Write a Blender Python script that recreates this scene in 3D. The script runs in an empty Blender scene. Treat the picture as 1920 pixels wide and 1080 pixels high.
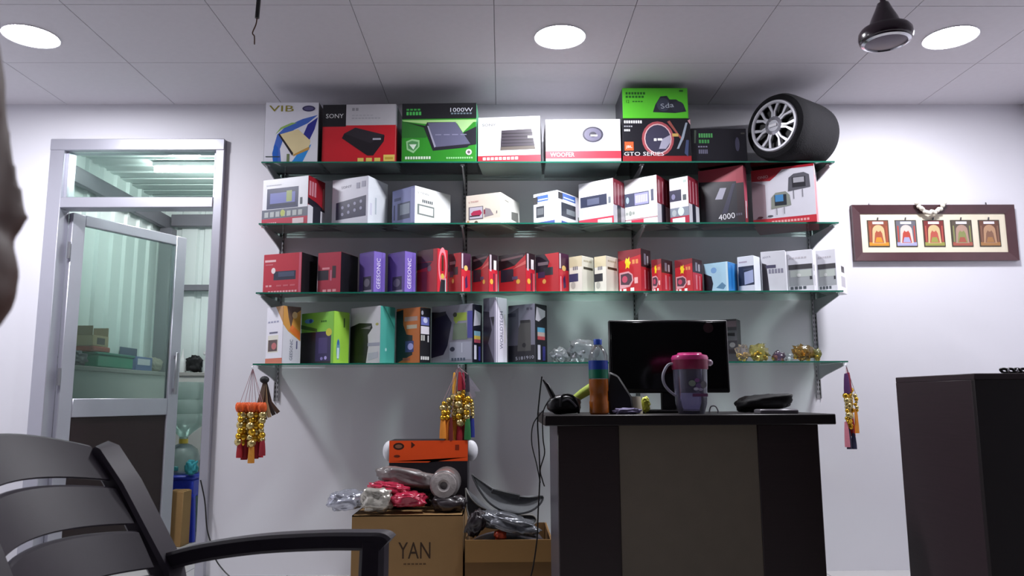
import bpy, bmesh, math, random
from mathutils import Vector, Matrix, noise as mnoise

# ------------------------------------------------------------------ scene, camera, light settings
S = bpy.context.scene
COL = S.collection
F = 1440.0
PITCH, YAW, ROLL = math.radians(8.18), math.radians(0.8), math.radians(-0.3)
CAM = Vector((0, 0, 0.972))
RM = (Matrix.Rotation(-YAW, 3, 'Z') @ Matrix.Rotation(math.pi/2 + PITCH, 3, 'X') @ Matrix.Rotation(ROLL, 3, 'Z'))
cd = bpy.data.cameras.new('camera'); cam = bpy.data.objects.new('camera', cd); COL.objects.link(cam)
cam.matrix_world = Matrix.Translation(CAM) @ RM.to_4x4()
cd.sensor_width = 36; cd.lens = 36*F/1920; cd.clip_start = 0.02; cd.clip_end = 60
cd.dof.use_dof = True; cd.dof.focus_distance = 4.2; cd.dof.aperture_fstop = 9.0
S.camera = cam
S.view_settings.view_transform = 'Standard'; S.view_settings.look = 'None'
S.view_settings.exposure = 0.0; S.view_settings.gamma = 1.0; S.view_settings.use_curve_mapping = False
W = bpy.data.worlds.new('world'); S.world = W; W.use_nodes = True
W.node_tree.nodes['Background'].inputs[0].default_value = (0.5, 0.55, 0.6, 1)
W.node_tree.nodes['Background'].inputs[1].default_value = 0.1
LAMP = 262.0         # emission strength of the round ceiling lamps
LAMP_COL = (0.95, 0.95, 1.0)

# room measures in metres
YW, H = 4.49, 2.75                # shop wall plane, ceiling height
XL, XR, YB = -3.28, 3.22, -1.59
RT = RM.transposed()

def camc(p): return RT @ (Vector(p) - CAM)
def proj(p):
    c = camc(p); return 960 - F*c.x/c.z, 540 + F*c.y/c.z
def ray(px, py): return RM @ Vector(((px-960)/F, (540-py)/F, -1))
def PY(px, py, Y):                 # photo pixel -> point on the upright plane y=Y
    d = ray(px, py); return CAM + d*((Y-CAM.y)/d.y)
def PZ(px, py, z):
    d = ray(px, py); return CAM + d*((z-CAM.z)/d.z)
def solx(p0, d, px):               # t so that p0+t*d shows in photo column px
    a, b = camc(p0), RT @ Vector(d); k = (px-960)/F
    return -(a.x + k*a.z)/(b.x + k*b.z)
def soly(p0, d, py):
    a, b = camc(p0), RT @ Vector(d); k = (540-py)/F
    return -(a.y + k*a.z)/(b.y + k*b.z)
def X(px, Y, z): return solx((0, Y, z), (1, 0, 0), px)
def Z(py, x, Y): return soly((x, Y, 0), (0, 0, 1), py)

# ------------------------------------------------------------------ materials
def lin(c):
    if isinstance(c, str):
        c = c.lstrip('#'); c = [int(c[i:i+2], 16)/255 for i in (0, 2, 4)]
    return tuple((x/12.92 if x <= 0.04045 else ((x+0.055)/1.055)**2.4) for x in c)
MC = {}
def M(col, rough=0.5, metal=0.0, var=0.06, scale=18, emit=0, bump=0.0, trans=0.0, alpha=1.0, stretch=None, coat=0.0):
    key = (col, rough, metal, var, scale, emit, bump, trans, alpha, stretch, coat)
    if key in MC: return MC[key]
    m = bpy.data.materials.new('m_' + str(col).strip('#')); m.use_nodes = True
    nt = m.node_tree; b = nt.nodes['Principled BSDF']; r, g, bl = lin(col)
    b.inputs['Roughness'].default_value = rough; b.inputs['Metallic'].default_value = metal
    if coat: b.inputs['Coat Weight'].default_value = coat; b.inputs['Coat Roughness'].default_value = 0.1
    tc = nt.nodes.new('ShaderNodeTexCoord'); nz = nt.nodes.new('ShaderNodeTexNoise')
    nz.inputs['Scale'].default_value = scale; nz.inputs['Detail'].default_value = 4
    if stretch:
        mp = nt.nodes.new('ShaderNodeMapping'); mp.inputs['Scale'].default_value = stretch
        nt.links.new(tc.outputs['Object'], mp.inputs['Vector']); nt.links.new(mp.outputs['Vector'], nz.inputs['Vector'])
    else: nt.links.new(tc.outputs['Object'], nz.inputs['Vector'])
    mx = nt.nodes.new('ShaderNodeMix'); mx.data_type = 'RGBA'
    mx.inputs['A'].default_value = (r*(1-var), g*(1-var), bl*(1-var), 1)
    mx.inputs['B'].default_value = (min(1, r*(1+var)), min(1, g*(1+var)), min(1, bl*(1+var)), 1)
    nt.links.new(nz.outputs['Fac'], mx.inputs['Factor']); nt.links.new(mx.outputs['Result'], b.inputs['Base Color'])
    if emit:
        b.inputs['Emission Color'].default_value = (r, g, bl, 1); b.inputs['Emission Strength'].default_value = emit
    if bump:
        bp = nt.nodes.new('ShaderNodeBump'); bp.inputs['Strength'].default_value = bump; bp.inputs['Distance'].default_value = 0.01
        nt.links.new(nz.outputs['Fac'], bp.inputs['Height']); nt.links.new(bp.outputs['Normal'], b.inputs['Normal'])
    if trans: b.inputs['Transmission Weight'].default_value = trans
    if alpha < 1: b.inputs['Alpha'].default_value = alpha
    MC[key] = m; return m

def GLASS(col, name, refl=0.25, rough=0.02, scatter=0.0):
    """thin glass or clear plastic: tinted see-through mixed with a mirror-like and a milky share"""
    key = ('glass', col, refl, rough, scatter)
    if key in MC: return MC[key]
    m = bpy.data.materials.new(name); m.use_nodes = True; nt = m.node_tree
    nt.nodes.remove(nt.nodes['Principled BSDF']); out = nt.nodes['Material Output']
    t = nt.nodes.new('ShaderNodeBsdfTransparent'); t.inputs[0].default_value = (*lin(col), 1)
    g = nt.nodes.new('ShaderNodeBsdfGlossy'); g.inputs['Roughness'].default_value = rough
    g.inputs['Color'].default_value = (0.9, 0.95, 0.93, 1)
    fr = nt.nodes.new('ShaderNodeFresnel'); fr.inputs['IOR'].default_value = 1.5
    nz = nt.nodes.new('ShaderNodeTexNoise'); nz.inputs['Scale'].default_value = 6
    ml = nt.nodes.new('ShaderNodeMath'); ml.operation = 'MULTIPLY_ADD'
    ml.inputs[1].default_value = 0.02; ml.inputs[2].default_value = rough
    nt.links.new(nz.outputs['Fac'], ml.inputs[0]); nt.links.new(ml.outputs[0], g.inputs['Roughness'])
    mx = nt.nodes.new('ShaderNodeMixShader')
    nt.links.new(fr.outputs[0], mx.inputs[0]); nt.links.new(t.outputs[0], mx.inputs[1]); nt.links.new(g.outputs[0], mx.inputs[2])
    last = mx
    if scatter:
        df = nt.nodes.new('ShaderNodeBsdfDiffuse'); df.inputs[0].default_value = (*[min(1, x*1.1) for x in lin(col)], 1)
        m2 = nt.nodes.new('ShaderNodeMixShader'); m2.inputs[0].default_value = scatter
        nt.links.new(mx.outputs[0], m2.inputs[1]); nt.links.new(df.outputs[0], m2.inputs[2]); last = m2
    nt.links.new(last.outputs[0], out.inputs['Surface'])
    MC[key] = m; return m

# ------------------------------------------------------------------ mesh building
class MB:
    def __init__(s): s.v = []; s.f = []; s.m = []; s.mats = []
    def mi(s, mat):
        if mat is None: return 0
        if mat not in s.mats: s.mats.append(mat)
        return s.mats.index(mat)
    def add(s, vs, fs, mat=None):
        o = len(s.v); i = s.mi(mat); s.v += [tuple(v) for v in vs]
        for f in fs: s.f.append([o+k for k in f]); s.m.append(i)
        return s
    def box(s, a, b, mat=None, bev=0.0, T=None):
        a, b = Vector(a), Vector(b); lo = Vector(map(min, a, b)); hi = Vector(map(max, a, b))
        if not bev:
            vs = [Vector((x, y, z)) for z in (lo.z, hi.z) for y in (lo.y, hi.y) for x in (lo.x, hi.x)]
            fs = [(0, 2, 3, 1), (4, 5, 7, 6), (0, 1, 5, 4), (2, 6, 7, 3), (0, 4, 6, 2), (1, 3, 7, 5)]
        else:
            c, h = (lo+hi)/2, (hi-lo)/2; e = min(bev, h.x*.9, h.y*.9, h.z*.9); vs = []; ix = {}
            for sx in (-1, 1):
                for sy in (-1, 1):
                    for sz in (-1, 1):
                        for k in range(3):
                            p = Vector((sx*(h.x-(e if k != 0 else 0)), sy*(h.y-(e if k != 1 else 0)), sz*(h.z-(e if k != 2 else 0))))
                            ix[sx, sy, sz, k] = len(vs); vs.append(c+p)
            fs = []
            def quad(q):
                n = (vs[q[1]]-vs[q[0]]).cross(vs[q[2]]-vs[q[0]]); m = sum((vs[i] for i in q), Vector())/len(q)-c
                fs.append(tuple(q) if n.dot(m) > 0 else tuple(reversed(q)))
            sg = (-1, 1)
            for s1 in sg:
                quad([ix[s1, -1, -1, 0], ix[s1, 1, -1, 0], ix[s1, 1, 1, 0], ix[s1, -1, 1, 0]])
                quad([ix[-1, s1, -1, 1], ix[1, s1, -1, 1], ix[1, s1, 1, 1], ix[-1, s1, 1, 1]])
                quad([ix[-1, -1, s1, 2], ix[1, -1, s1, 2], ix[1, 1, s1, 2], ix[-1, 1, s1, 2]])
                for s2 in sg:
                    quad([ix[s1, s2, -1, 0], ix[s1, s2, 1, 0], ix[s1, s2, 1, 1], ix[s1, s2, -1, 1]])
                    quad([ix[s1, -1, s2, 0], ix[s1, 1, s2, 0], ix[s1, 1, s2, 2], ix[s1, -1, s2, 2]])
                    quad([ix[-1, s1, s2, 1], ix[1, s1, s2, 1], ix[1, s1, s2, 2], ix[-1, s1, s2, 2]])
                    for s3 in sg: quad([ix[s1, s2, s3, 0], ix[s1, s2, s3, 1], ix[s1, s2, s3, 2]])
        if T: vs = [T @ Vector(v) for v in vs]
        return s.add(vs, fs, mat)
    def lathe(s, prof, n=24, mat=None, T=None, cap=True, sx=1, sy=1):
        vs = []; fs = []
        for r, z in prof:
            for i in range(n):
                a = 2*math.pi*i/n; vs.append(Vector((r*math.cos(a)*sx, r*math.sin(a)*sy, z)))
        for j in range(len(prof)-1):
            for i in range(n):
                k = (i+1) % n; fs.append((j*n+i, j*n+k, (j+1)*n+k, (j+1)*n+i))
        if cap:
            if prof[0][0] > 1e-4: fs.append(tuple(reversed(range(n))))
            if prof[-1][0] > 1e-4: fs.append(tuple(range((len(prof)-1)*n, len(prof)*n)))
        if T: vs = [T @ v for v in vs]
        return s.add(vs, fs, mat)
    def tube(s, pts, r, n=8, mat=None, T=None):
        pts = [Vector(p) for p in pts]; rs = r if isinstance(r, (list, tuple)) else [r]*len(pts)
        vs = []; fs = []; up = None
        for i, p in enumerate(pts):
            t = (pts[min(i+1, len(pts)-1)]-pts[max(i-1, 0)]).normalized()
            if up is None: up = t.orthogonal().normalized()
            up = (up - t*up.dot(t)); up = up.normalized() if up.length > 1e-6 else t.orthogonal().normalized()
            sd = t.cross(up)
            for k in range(n):
                a = 2*math.pi*k/n; vs.append(p+(up*math.cos(a)+sd*math.sin(a))*rs[i])
        for i in range(len(pts)-1):
            for k in range(n):
                q = (k+1) % n; fs.append((i*n+k, i*n+q, (i+1)*n+q, (i+1)*n+k))
        fs.append(tuple(reversed(range(n)))); fs.append(tuple(range((len(pts)-1)*n, len(pts)*n)))
        if T: vs = [T @ v for v in vs]
        return s.add(vs, fs, mat)
    def sweep(s, pts, wid, thk, side, mat=None):
        """rectangular bar with softened edges along pts; side = roughly the width direction"""
        pts = [Vector(p) for p in pts]; side = Vector(side); vs = []; fs = []; n = 8
        for i, p in enumerate(pts):
            t = (pts[min(i+1, len(pts)-1)]-pts[max(i-1, 0)]).normalized()
            sd = (side - t*side.dot(t)).normalized(); up = sd.cross(t)
            w = (wid[i] if isinstance(wid, (list, tuple)) else wid)/2; h = (thk[i] if isinstance(thk, (list, tuple)) else thk)/2
            c = min(w, h)*0.35
            for a, b in ((w, -h+c), (w, h-c), (w-c, h), (-w+c, h), (-w, h-c), (-w, -h+c), (-w+c, -h), (w-c, -h)):
                vs.append(p+sd*a+up*b)
        for i in range(len(pts)-1):
            for k in range(n):
                q = (k+1) % n; fs.append((i*n+k, i*n+q, (i+1)*n+q, (i+1)*n+k))
        fs.append(tuple(reversed(range(n)))); fs.append(tuple(range((len(pts)-1)*n, len(pts)*n)))
        return s.add(vs, fs, mat)
    def sphere(s, c, r, mat=None, n=10, m=6):
        c = Vector(c); r = Vector(r) if not isinstance(r, (int, float)) else Vector((r, r, r))
        vs = [c+Vector((0, 0, -r.z))]; fs = []
        for j in range(1, m):
            p = math.pi*j/m-math.pi/2
            for i in range(n):
                a = 2*math.pi*i/n; vs.append(c+Vector((r.x*math.cos(p)*math.cos(a), r.y*math.cos(p)*math.sin(a), r.z*math.sin(p))))
        vs.append(c+Vector((0, 0, r.z))); L = len(vs)-1
        for i in range(n):
            k = (i+1) % n; fs.append((0, 1+k, 1+i)); fs.append((L, L-n+i, L-n+k))
            for j in range(m-2): fs.append((1+j*n+i, 1+j*n+k, 1+(j+1)*n+k, 1+(j+1)*n+i))
        return s.add(vs, fs, mat)
    def prism(s, poly, d, mat=None, T=None):
        """poly: list of (x,y) counter-clockwise, extruded 0..d along z"""
        n = len(poly); vs = [Vector((x, y, 0)) for x, y in poly]+[Vector((x, y, d)) for x, y in poly]
        fs = [tuple(reversed(range(n))), tuple(range(n, 2*n))]+[(i, (i+1) % n, n+(i+1) % n, n+i) for i in range(n)]
        if T: vs = [T @ v for v in vs]
        return s.add(vs, fs, mat)
    def mesh(s, name, mat=None, smooth=True):
        me = bpy.data.meshes.new(name); me.from_pydata(s.v, [], s.f)
        for m in (s.mats or ([mat] if mat else [])): me.materials.append(m)
        me.polygons.foreach_set('material_index', s.m)
        if smooth:
            me.polygons.foreach_set('use_smooth', [True]*len(me.polygons)); me.set_sharp_from_angle(angle=math.radians(38))
        me.update(); return me
    def obj(s, name, mat=None, parent=None, smooth=True):
        o = bpy.data.objects.new(name, s.mesh(name, mat, smooth)); COL.objects.link(o)
        if parent: o.parent = parent
        return o

def tag(o, label, cat, group=None):
    o['label'] = label; o['category'] = cat
    if group: o['group'] = group
    return o
def empty(name, loc, label, cat, group=None, rz=0):
    o = bpy.data.objects.new(name, None); COL.objects.link(o); o.location = loc; o.rotation_euler = (0, 0, rz)
    o.empty_display_size = 0.05
    return tag(o, label, cat, group)
def struct(o): o['kind'] = 'structure'; return o
def bez(pts, n=8):
    """smooth Catmull-Rom path"""
    P = [Vector(p) for p in pts]; out = []
    for i in range(len(P)-1):
        a, b, c, d = P[max(i-1, 0)], P[i], P[i+1], P[min(i+2, len(P)-1)]
        for k in range(n):
            t = k/n; out.append(0.5*((2*b)+(c-a)*t+(2*a-5*b+4*c-d)*t*t+(3*b-a-3*c+d)*t*t*t))
    out.append(P[-1]); return out

TXT = {}
def text_mesh(body):
    if body in TXT: return TXT[body]
    cu = bpy.data.curves.new('lettering', 'FONT'); cu.body = body; cu.resolution_u = 2; cu.fill_mode = 'FRONT'
    ob = bpy.data.objects.new('lettering', cu); COL.objects.link(ob)
    dg = bpy.context.evaluated_depsgraph_get(); me = bpy.data.meshes.new_from_object(ob.evaluated_get(dg))
    vs = [v.co.copy() for v in me.vertices]; fs = [tuple(p.vertices) for p in me.polygons]
    bpy.data.objects.remove(ob); bpy.data.curves.remove(cu); bpy.data.meshes.remove(me)
    x0, x1 = min(v.x for v in vs), max(v.x for v in vs); y0, y1 = min(v.y for v in vs), max(v.y for v in vs)
    vs = [((v.x-x0)/(x1-x0)-.5, (v.y-y0)/(y1-y0)-.5) for v in vs]
    TXT[body] = (vs, fs, (x1-x0)/(y1-y0)); return TXT[body]

def printed(name, parent, org, eu, ev, wd, ht, ops, rough=0.35, step=0.00012, base=0.0004):
    """flat print on a face: org = lower left corner, eu/ev = unit axes, sizes in metres; u, v in 0..1"""
    org, eu, ev = Vector(org), Vector(eu), Vector(ev); n = eu.cross(ev); mb = MB()
    def pt(u, v, k): return org+eu*(u*wd)+ev*(v*ht)+n*(base+step*k)
    for k, op in enumerate(ops):
        t = op[0]; c = M(op[-1], rough, var=0.05) if isinstance(op[-1], str) else op[-1]
        if t == 'r':
            _, u0, v0, u1, v1, _c = op; mb.add([pt(u0, v0, k), pt(u1, v0, k), pt(u1, v1, k), pt(u0, v1, k)], [(0, 1, 2, 3)], c)
        elif t == 'p':
            q = op[1]; ar = sum(q[i][0]*q[(i+1) % len(q)][1]-q[(i+1) % len(q)][0]*q[i][1] for i in range(len(q)))
            q = q if ar > 0 else q[::-1]
            mb.add([pt(u, v, k) for u, v in q], [tuple(range(len(q)))], c)
        elif t == 'e':
            _, u, v, ru, rv, _c = op; N = 20
            mb.add([pt(u+ru*math.cos(2*math.pi*i/N), v+rv*math.sin(2*math.pi*i/N), k) for i in range(N)], [tuple(range(N))], c)
        elif t == 'o':
            _, u, v, ru, rv, fr, _c = op; N = 24; vs = []; fs = []
            for i in range(N):
                a = 2*math.pi*i/N; vs += [pt(u+ru*math.cos(a), v+rv*math.sin(a), k), pt(u+fr*ru*math.cos(a), v+fr*rv*math.sin(a), k)]
            for i in range(N):
                j = (i+1) % N; fs.append((2*i, 2*j, 2*j+1, 2*i+1))
            mb.add(vs, fs, c)
        elif t == 'd':                                  # dashes standing for print too small to read
            _, u0, v0, u1, v1, nn, _c = op; g = (u1-u0)/nn
            for i in range(nn):
                mb.add([pt(u0+g*i, v0, k), pt(u0+g*(i+.72), v0, k), pt(u0+g*(i+.72), v1, k), pt(u0+g*i, v1, k)], [(0, 1, 2, 3)], c)
        elif t == 't':
            _, body, u, v, wu, hv, rot, _c = op; vs, fs, asp = text_mesh(body); a = math.radians(rot)
            w_, h_ = (wu*ht, hv*wd) if abs(rot) > 45 else (wu*wd, hv*ht); o_ = pt(u, v, k)   # upright lettering: length as a share of the height
            mb.add([o_+eu*(x*w_*math.cos(a)-y*h_*math.sin(a))+ev*(x*w_*math.sin(a)+y*h_*math.cos(a)) for x, y in vs], fs, c)
    return mb.obj(name, parent=parent, smooth=False)

# ------------------------------------------------------------------ shelf heights (photo rows of the front edges)
YF = 4.12                                              # front edge of the glass shelves
SH = [Z(py, X(1030, YF, 1.5), YF) for py in (302, 417, 546, 679)]

# ------------------------------------------------------------------ materials used often
WALL = M('#e6e5ec', 0.75, var=0.02, scale=3, bump=0.03)
TILE = M('#cfccd2', 0.8, var=0.04, scale=30, bump=0.05)
ALU = M('#b9b9c4', 0.38, metal=0.55, var=0.04, scale=8)
STEEL = M('#9a9aa0', 0.35, metal=0.7, var=0.06, scale=20)
CHROME = M('#d8d8de', 0.15, metal=1.0, var=0.03)
BLACKP = M('#0b0b0e', 0.35, var=0.1)
BLACKM = M('#121216', 0.6, var=0.15, scale=60)
WENGE = M('#2a1c1e', 0.45, var=0.28, scale=6, stretch=(1.2, 1.2, 26))
WENGE_H = M('#33242a', 0.45, var=0.28, scale=6, stretch=(1.0, 1.0, 40))
GREYPANEL = M('#776d5e', 0.6, var=0.1, scale=14)
CARD = M('#9a784c', 0.85, var=0.1, scale=10, bump=0.05)
CHAIRM = M('#342d39', 0.52, var=0.12, scale=25, bump=0.02)
SHEET = M('#dfeae8', 0.45, metal=0.05, var=0.04, scale=3)
PLASTER = M('#a9a8a6', 0.85, var=0.1, scale=5, bump=0.08)
SHELFGLASS = GLASS('#e4ede8', 'shelf_glass')
SHELFEDGE = M('#1f6b58', 0.12, var=0.1, coat=0.5)
PANE = GLASS('#e6efec', 'pane_glass')
CLEAR = GLASS('#eef2f5', 'clear_plastic', scatter=0.12, rough=0.12)

# ------------------------------------------------------------------ room shell
f = MB(); f.box((XL-.12, YB-.12, -.1), (XR+.12, 6.6, 0))
flo = struct(f.obj('floor', smooth=False))
mt = bpy.data.materials.new('floor_tiles'); mt.use_nodes = True; nt = mt.node_tree
br = nt.nodes.new('ShaderNodeTexBrick'); tc = nt.nodes.new('ShaderNodeTexCoord')
br.offset = 0; br.inputs['Scale'].default_value = 1.0; br.inputs['Brick Width'].default_value = 0.6; br.inputs['Row Height'].default_value = 0.6
br.inputs['Mortar Size'].default_value = 0.004; br.inputs['Color1'].default_value = (.5, .49, .49, 1); br.inputs['Color2'].default_value = (.54, .53, .52, 1)
br.inputs['Mortar'].default_value = (.25, .25, .25, 1)
nt.links.new(tc.outputs['Object'], br.inputs['Vector']); nt.links.new(br.outputs['Color'], nt.nodes['Principled BSDF'].inputs['Base Color'])
nt.nodes['Principled BSDF'].inputs['Roughness'].default_value = 0.25
flo.data.materials.append(mt)

# door opening in the shop wall, read from the photo
DX0, DX1, DZ = PY(82, 540, YW).x, PY(408, 540, YW).x, PY(240, 264, YW).z
DX0, DX1 = -2.69, -1.655
WT = 0.12
w = MB()
w.box((XL-.12, YW, 0), (DX0, YW+WT, H+.1)); w.box((DX1, YW, 0), (XR+.12, YW+WT, H+.1)); w.box((DX0, YW, DZ), (DX1, YW+WT, H+.1))
struct(w.obj('wall_back', WALL, smooth=False))
struct(MB().box((XL-.12, YB-.12, 0), (XL, YW, H+.1)).obj('wall_left', WALL, smooth=False))
struct(MB().box((XR, YB-.12, 0), (XR+.12, YW, H+.1)).obj('wall_right', WALL, smooth=False))
struct(MB().box((XL, YB-.12, 0), (XR, YB, H+.1)).obj('wall_front', M('#24242a', .3, var=.1), smooth=False))
cei = struct(MB().box((XL, YB, H+.012), (XR, YW, H+.1)).obj('ceiling', M('#b9b6bc', 0.8), smooth=False))
GX = [-0.03+0.65*k for k in range(-5, 6)]; GY = [YW]+[3.90-0.61*k for k in range(0, 10)]
g = 0.0013
big = MB().box((-.325+g, -.305+g, 0), (.325-g, .305-g, .014), bev=.001).mesh('ceiling_tile', TILE, smooth=False)
edge = MB().box((-.325+g, -.295+g, 0), (.325-g, .295-g, .014), bev=.001).mesh('ceiling_tile', TILE, smooth=False)
for j in range(len(GY)-1):
    for i in range(len(GX)-1):
        o = bpy.data.objects.new('ceiling_tile', edge if j == 0 else big); COL.objects.link(o); o.parent = cei
        o.location = ((GX[i]+GX[i+1])/2, (GY[j]+GY[j+1])/2, H)

# round LED lamps set into the ceiling
EM = bpy.data.materials.new('led_diffuser'); EM.use_nodes = True; nt = EM.node_tree
nt.nodes.remove(nt.nodes['Principled BSDF']); em = nt.nodes.new('ShaderNodeEmission')
em.inputs[0].default_value = (*LAMP_COL, 1); em.inputs[1].default_value = LAMP
nt.links.new(em.outputs[0], nt.nodes['Material Output'].inputs['Surface'])
def led(x, y, label, group=None):
    r = empty('ceiling_light', (x, y, H), label, 'ceiling light', group)
    MB().lathe([(.121, -.0015), (.123, -.005), (.127, -.006), (.128, 0), (.118, 0)], 40, cap=False).obj('trim_ring', M('#e8e8ee', .4), r)
    MB().lathe([(0.0, -.0035), (.122, -.0025)], 40, cap=False).obj('diffuser', EM, r)
for x, lb in ((-2.31, 'round lit LED panel in the ceiling in front of the glazed door'),
              (0.295, 'round lit LED panel in the ceiling above the middle of the shelves'),
              (2.25, 'round lit LED panel in the ceiling beside the fan')):
    led(x, 3.595, lb)

# ------------------------------------------------------------------ door with transom, aluminium frame
fr = struct(bpy.data.objects.new('door_1', None)); COL.objects.link(fr)
y0, y1 = YW-.035, YW+.07
ZT = PY(250, 382, YW).z                                   # transom bar
def bar(name, a, b): return MB().box(a, b, bev=.004).obj(name, ALU, fr)
bar('door_jamb', (DX0, y0, 0), (DX0+.085, y1, DZ)); bar('door_jamb', (DX1-.052, y0, 0), (DX1, y1, DZ))
bar('door_head', (DX0, y0-.004, DZ-.07), (DX1, y1, DZ)); bar('transom_bar', (DX0+.085, y0-.004, ZT-.032), (DX1-.052, y1, ZT+.032))
MB().box((DX0+.085, YW+.01, ZT+.032), (DX1-.052, YW+.016, DZ-.07)).obj('transom_glass', PANE, fr)
MB().box((DX0+.085, y0+.03, ZT+.03), (DX0+.1, y1, DZ-.07)).box((DX1-.067, y0+.03, ZT+.03), (DX1-.052, y1, DZ-.07)).obj('glazing_bead', ALU, fr)
# open leaf, swung into the back room
hx, hy = DX0+.1, YW+.06
fp = PY(347, 452, 5.30)
ang = math.atan2(fp.y-hy, fp.x-hx); LW = math.hypot(fp.y-hy, fp.x-hx); LH = ZT-.05
lf = struct(bpy.data.objects.new('door_2', None)); COL.objects.link(lf); lf.location = (hx, hy, 0.01); lf.rotation_euler = (0, 0, ang)
zm = Z(765, -2.4, 4.95)
def lb(name, a, b, mat=ALU, bev=.004): return MB().box(a, b, bev=bev).obj(name, mat, lf)
lb('door_stile', (0, -.02, 0), (.085, .02, LH)); lb('door_stile', (LW-.085, -.02, 0), (LW, .02, LH))
lb('door_rail', (.085, -.02, LH-.065), (LW-.085, .02, LH)); lb('door_rail', (.085, -.022, zm-.06), (LW-.085, .022, zm+.05)); lb('door_rail', (.085, -.02, 0), (LW-.085, .02, .1))
lb('door_glass', (.085, -.003, zm+.05), (LW-.085, .003, LH-.065), PANE, 0)
lb('door_panel', (.085, -.008, .1), (LW-.085, .008, zm-.06), WENGE, .003)
hd = MB(); hd.box((LW-.06, -.05, 1.0), (LW-.035, -.038, 1.28), bev=.004); hd.box((LW-.055, -.04, 1.02), (LW-.04, -.018, 1.04)).box((LW-.055, -.04, 1.24), (LW-.04, -.018, 1.26))
hd.obj('door_handle', STEEL, lf)
for hz in (.3, 1.05, 1.8):
    MB().tube([(-.012, -.024, hz), (-.012, -.024, hz+.1)], .009, mat=STEEL).obj('hinge', parent=lf)

# ------------------------------------------------------------------ back room beyond the door: sheet metal over a low masonry wall
BX0, BX1, BY0, BY1, LZ = -2.82, -1.15, YW+WT, 6.34, 1.19
def corrugated(name, p0, du, dv, lu, lv, depth, pitch=0.19):
    p0, du, dv = Vector(p0), Vector(du), Vector(dv); n = du.cross(dv); us = [0.0]; hs = [0.0]; u = 0
    while u < lu:
        for a, h_ in ((.45, 0), (.52, 1), (.7, 1), (.77, 0), (1.0, 0)):
            us.append(min(lu, u+a*pitch)); hs.append(h_*depth)
        u += pitch
    mb = MB(); vs = []; fs = []
    for a, h_ in zip(us, hs): vs += [p0+du*a+n*h_, p0+du*a+dv*lv+n*h_]
    for i in range(len(us)-1): fs.append((2*i, 2*i+2, 2*i+3, 2*i+1))
    o = mb.add(vs, fs).obj(name, SHEET, smooth=False)
    so = o.modifiers.new('thickness', 'SOLIDIFY'); so.thickness = 0.0015
    return struct(o)
corrugated('wall_shed_side', (BX0, BY0, LZ), (0, 1, 0), (0, 0, 1), BY1-BY0, 1.42, .022)
corrugated('wall_shed_end', (BX0, BY1, LZ), (1, 0, 0), (0, 0, 1), BX1-BX0, 1.42, -.022)
corrugated('ceiling_shed', (BX0-.05, BY1+.1, 2.60), (0, -1, 0), (1, 0, 0), BY1-BY0+.1, BX1-BX0+.1, .02, .16)
struct(MB().box((BX1, BY0, 0), (BX1+.1, BY1+.15, 2.62)).obj('wall_shed_right', M('#c9d2cf', .8), smooth=False))
lw = MB(); lw.box((BX0-.12, BY0, 0), (BX0+.17, BY1+.15, LZ-.03)); lw.box((BX0+.17, BY1-.16, 0), (BX1, BY1+.15, LZ-.03))
struct(lw.obj('wall_shed_low', M('#cfd0cd', .85, var=.1, scale=4, bump=.05), smooth=False))
lt = MB(); lt.box((BX0+.01, BY0, LZ-.03), (BX0+.185, BY1, LZ), bev=.004); lt.box((BX0+.185, BY1-.175, LZ-.03), (BX1, BY1-.03, LZ), bev=.004)
struct(lt.obj('trim_1', PLASTER))
def beam(a, b, nm): struct(MB().box(a, b, bev=.004).obj(nm, M('#77777f', .5, metal=.3)))
beam((BX0+.03, BY0+.02, 2.37), (BX0+.075, BY1-.06, 2.48), 'trim_2'); beam((BX0+.08, BY1-.075, 2.40), (BX1, BY1-.03, 2.5), 'trim_3')
beam((BX0+.08, BY1-.07, 1.86), (BX1, BY1-.03, 1.91), 'trim_4')
beam((BX0+.03, BY1-.16, LZ), (BX0+.13, BY1-.06, 2.37), 'trim_5')
# lamp in the back room, its glow shows through the transom
bl = empty('batten_light', PY(372, 296, 5.15), 'lit white tube lamp under the sheet roof behind the transom', 'light')
MB().box((-.3, -.03, .0), (.3, .03, .035), bev=.006).obj('lamp_body', M('#e8e8ea', .4), bl)
MB().tube([(-.29, 0, -.015), (.29, 0, -.015)], .02, 12).obj('lamp_tube', M((1, 1, 1), .5, emit=130), bl)
bl.location.z = 2.56

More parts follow.
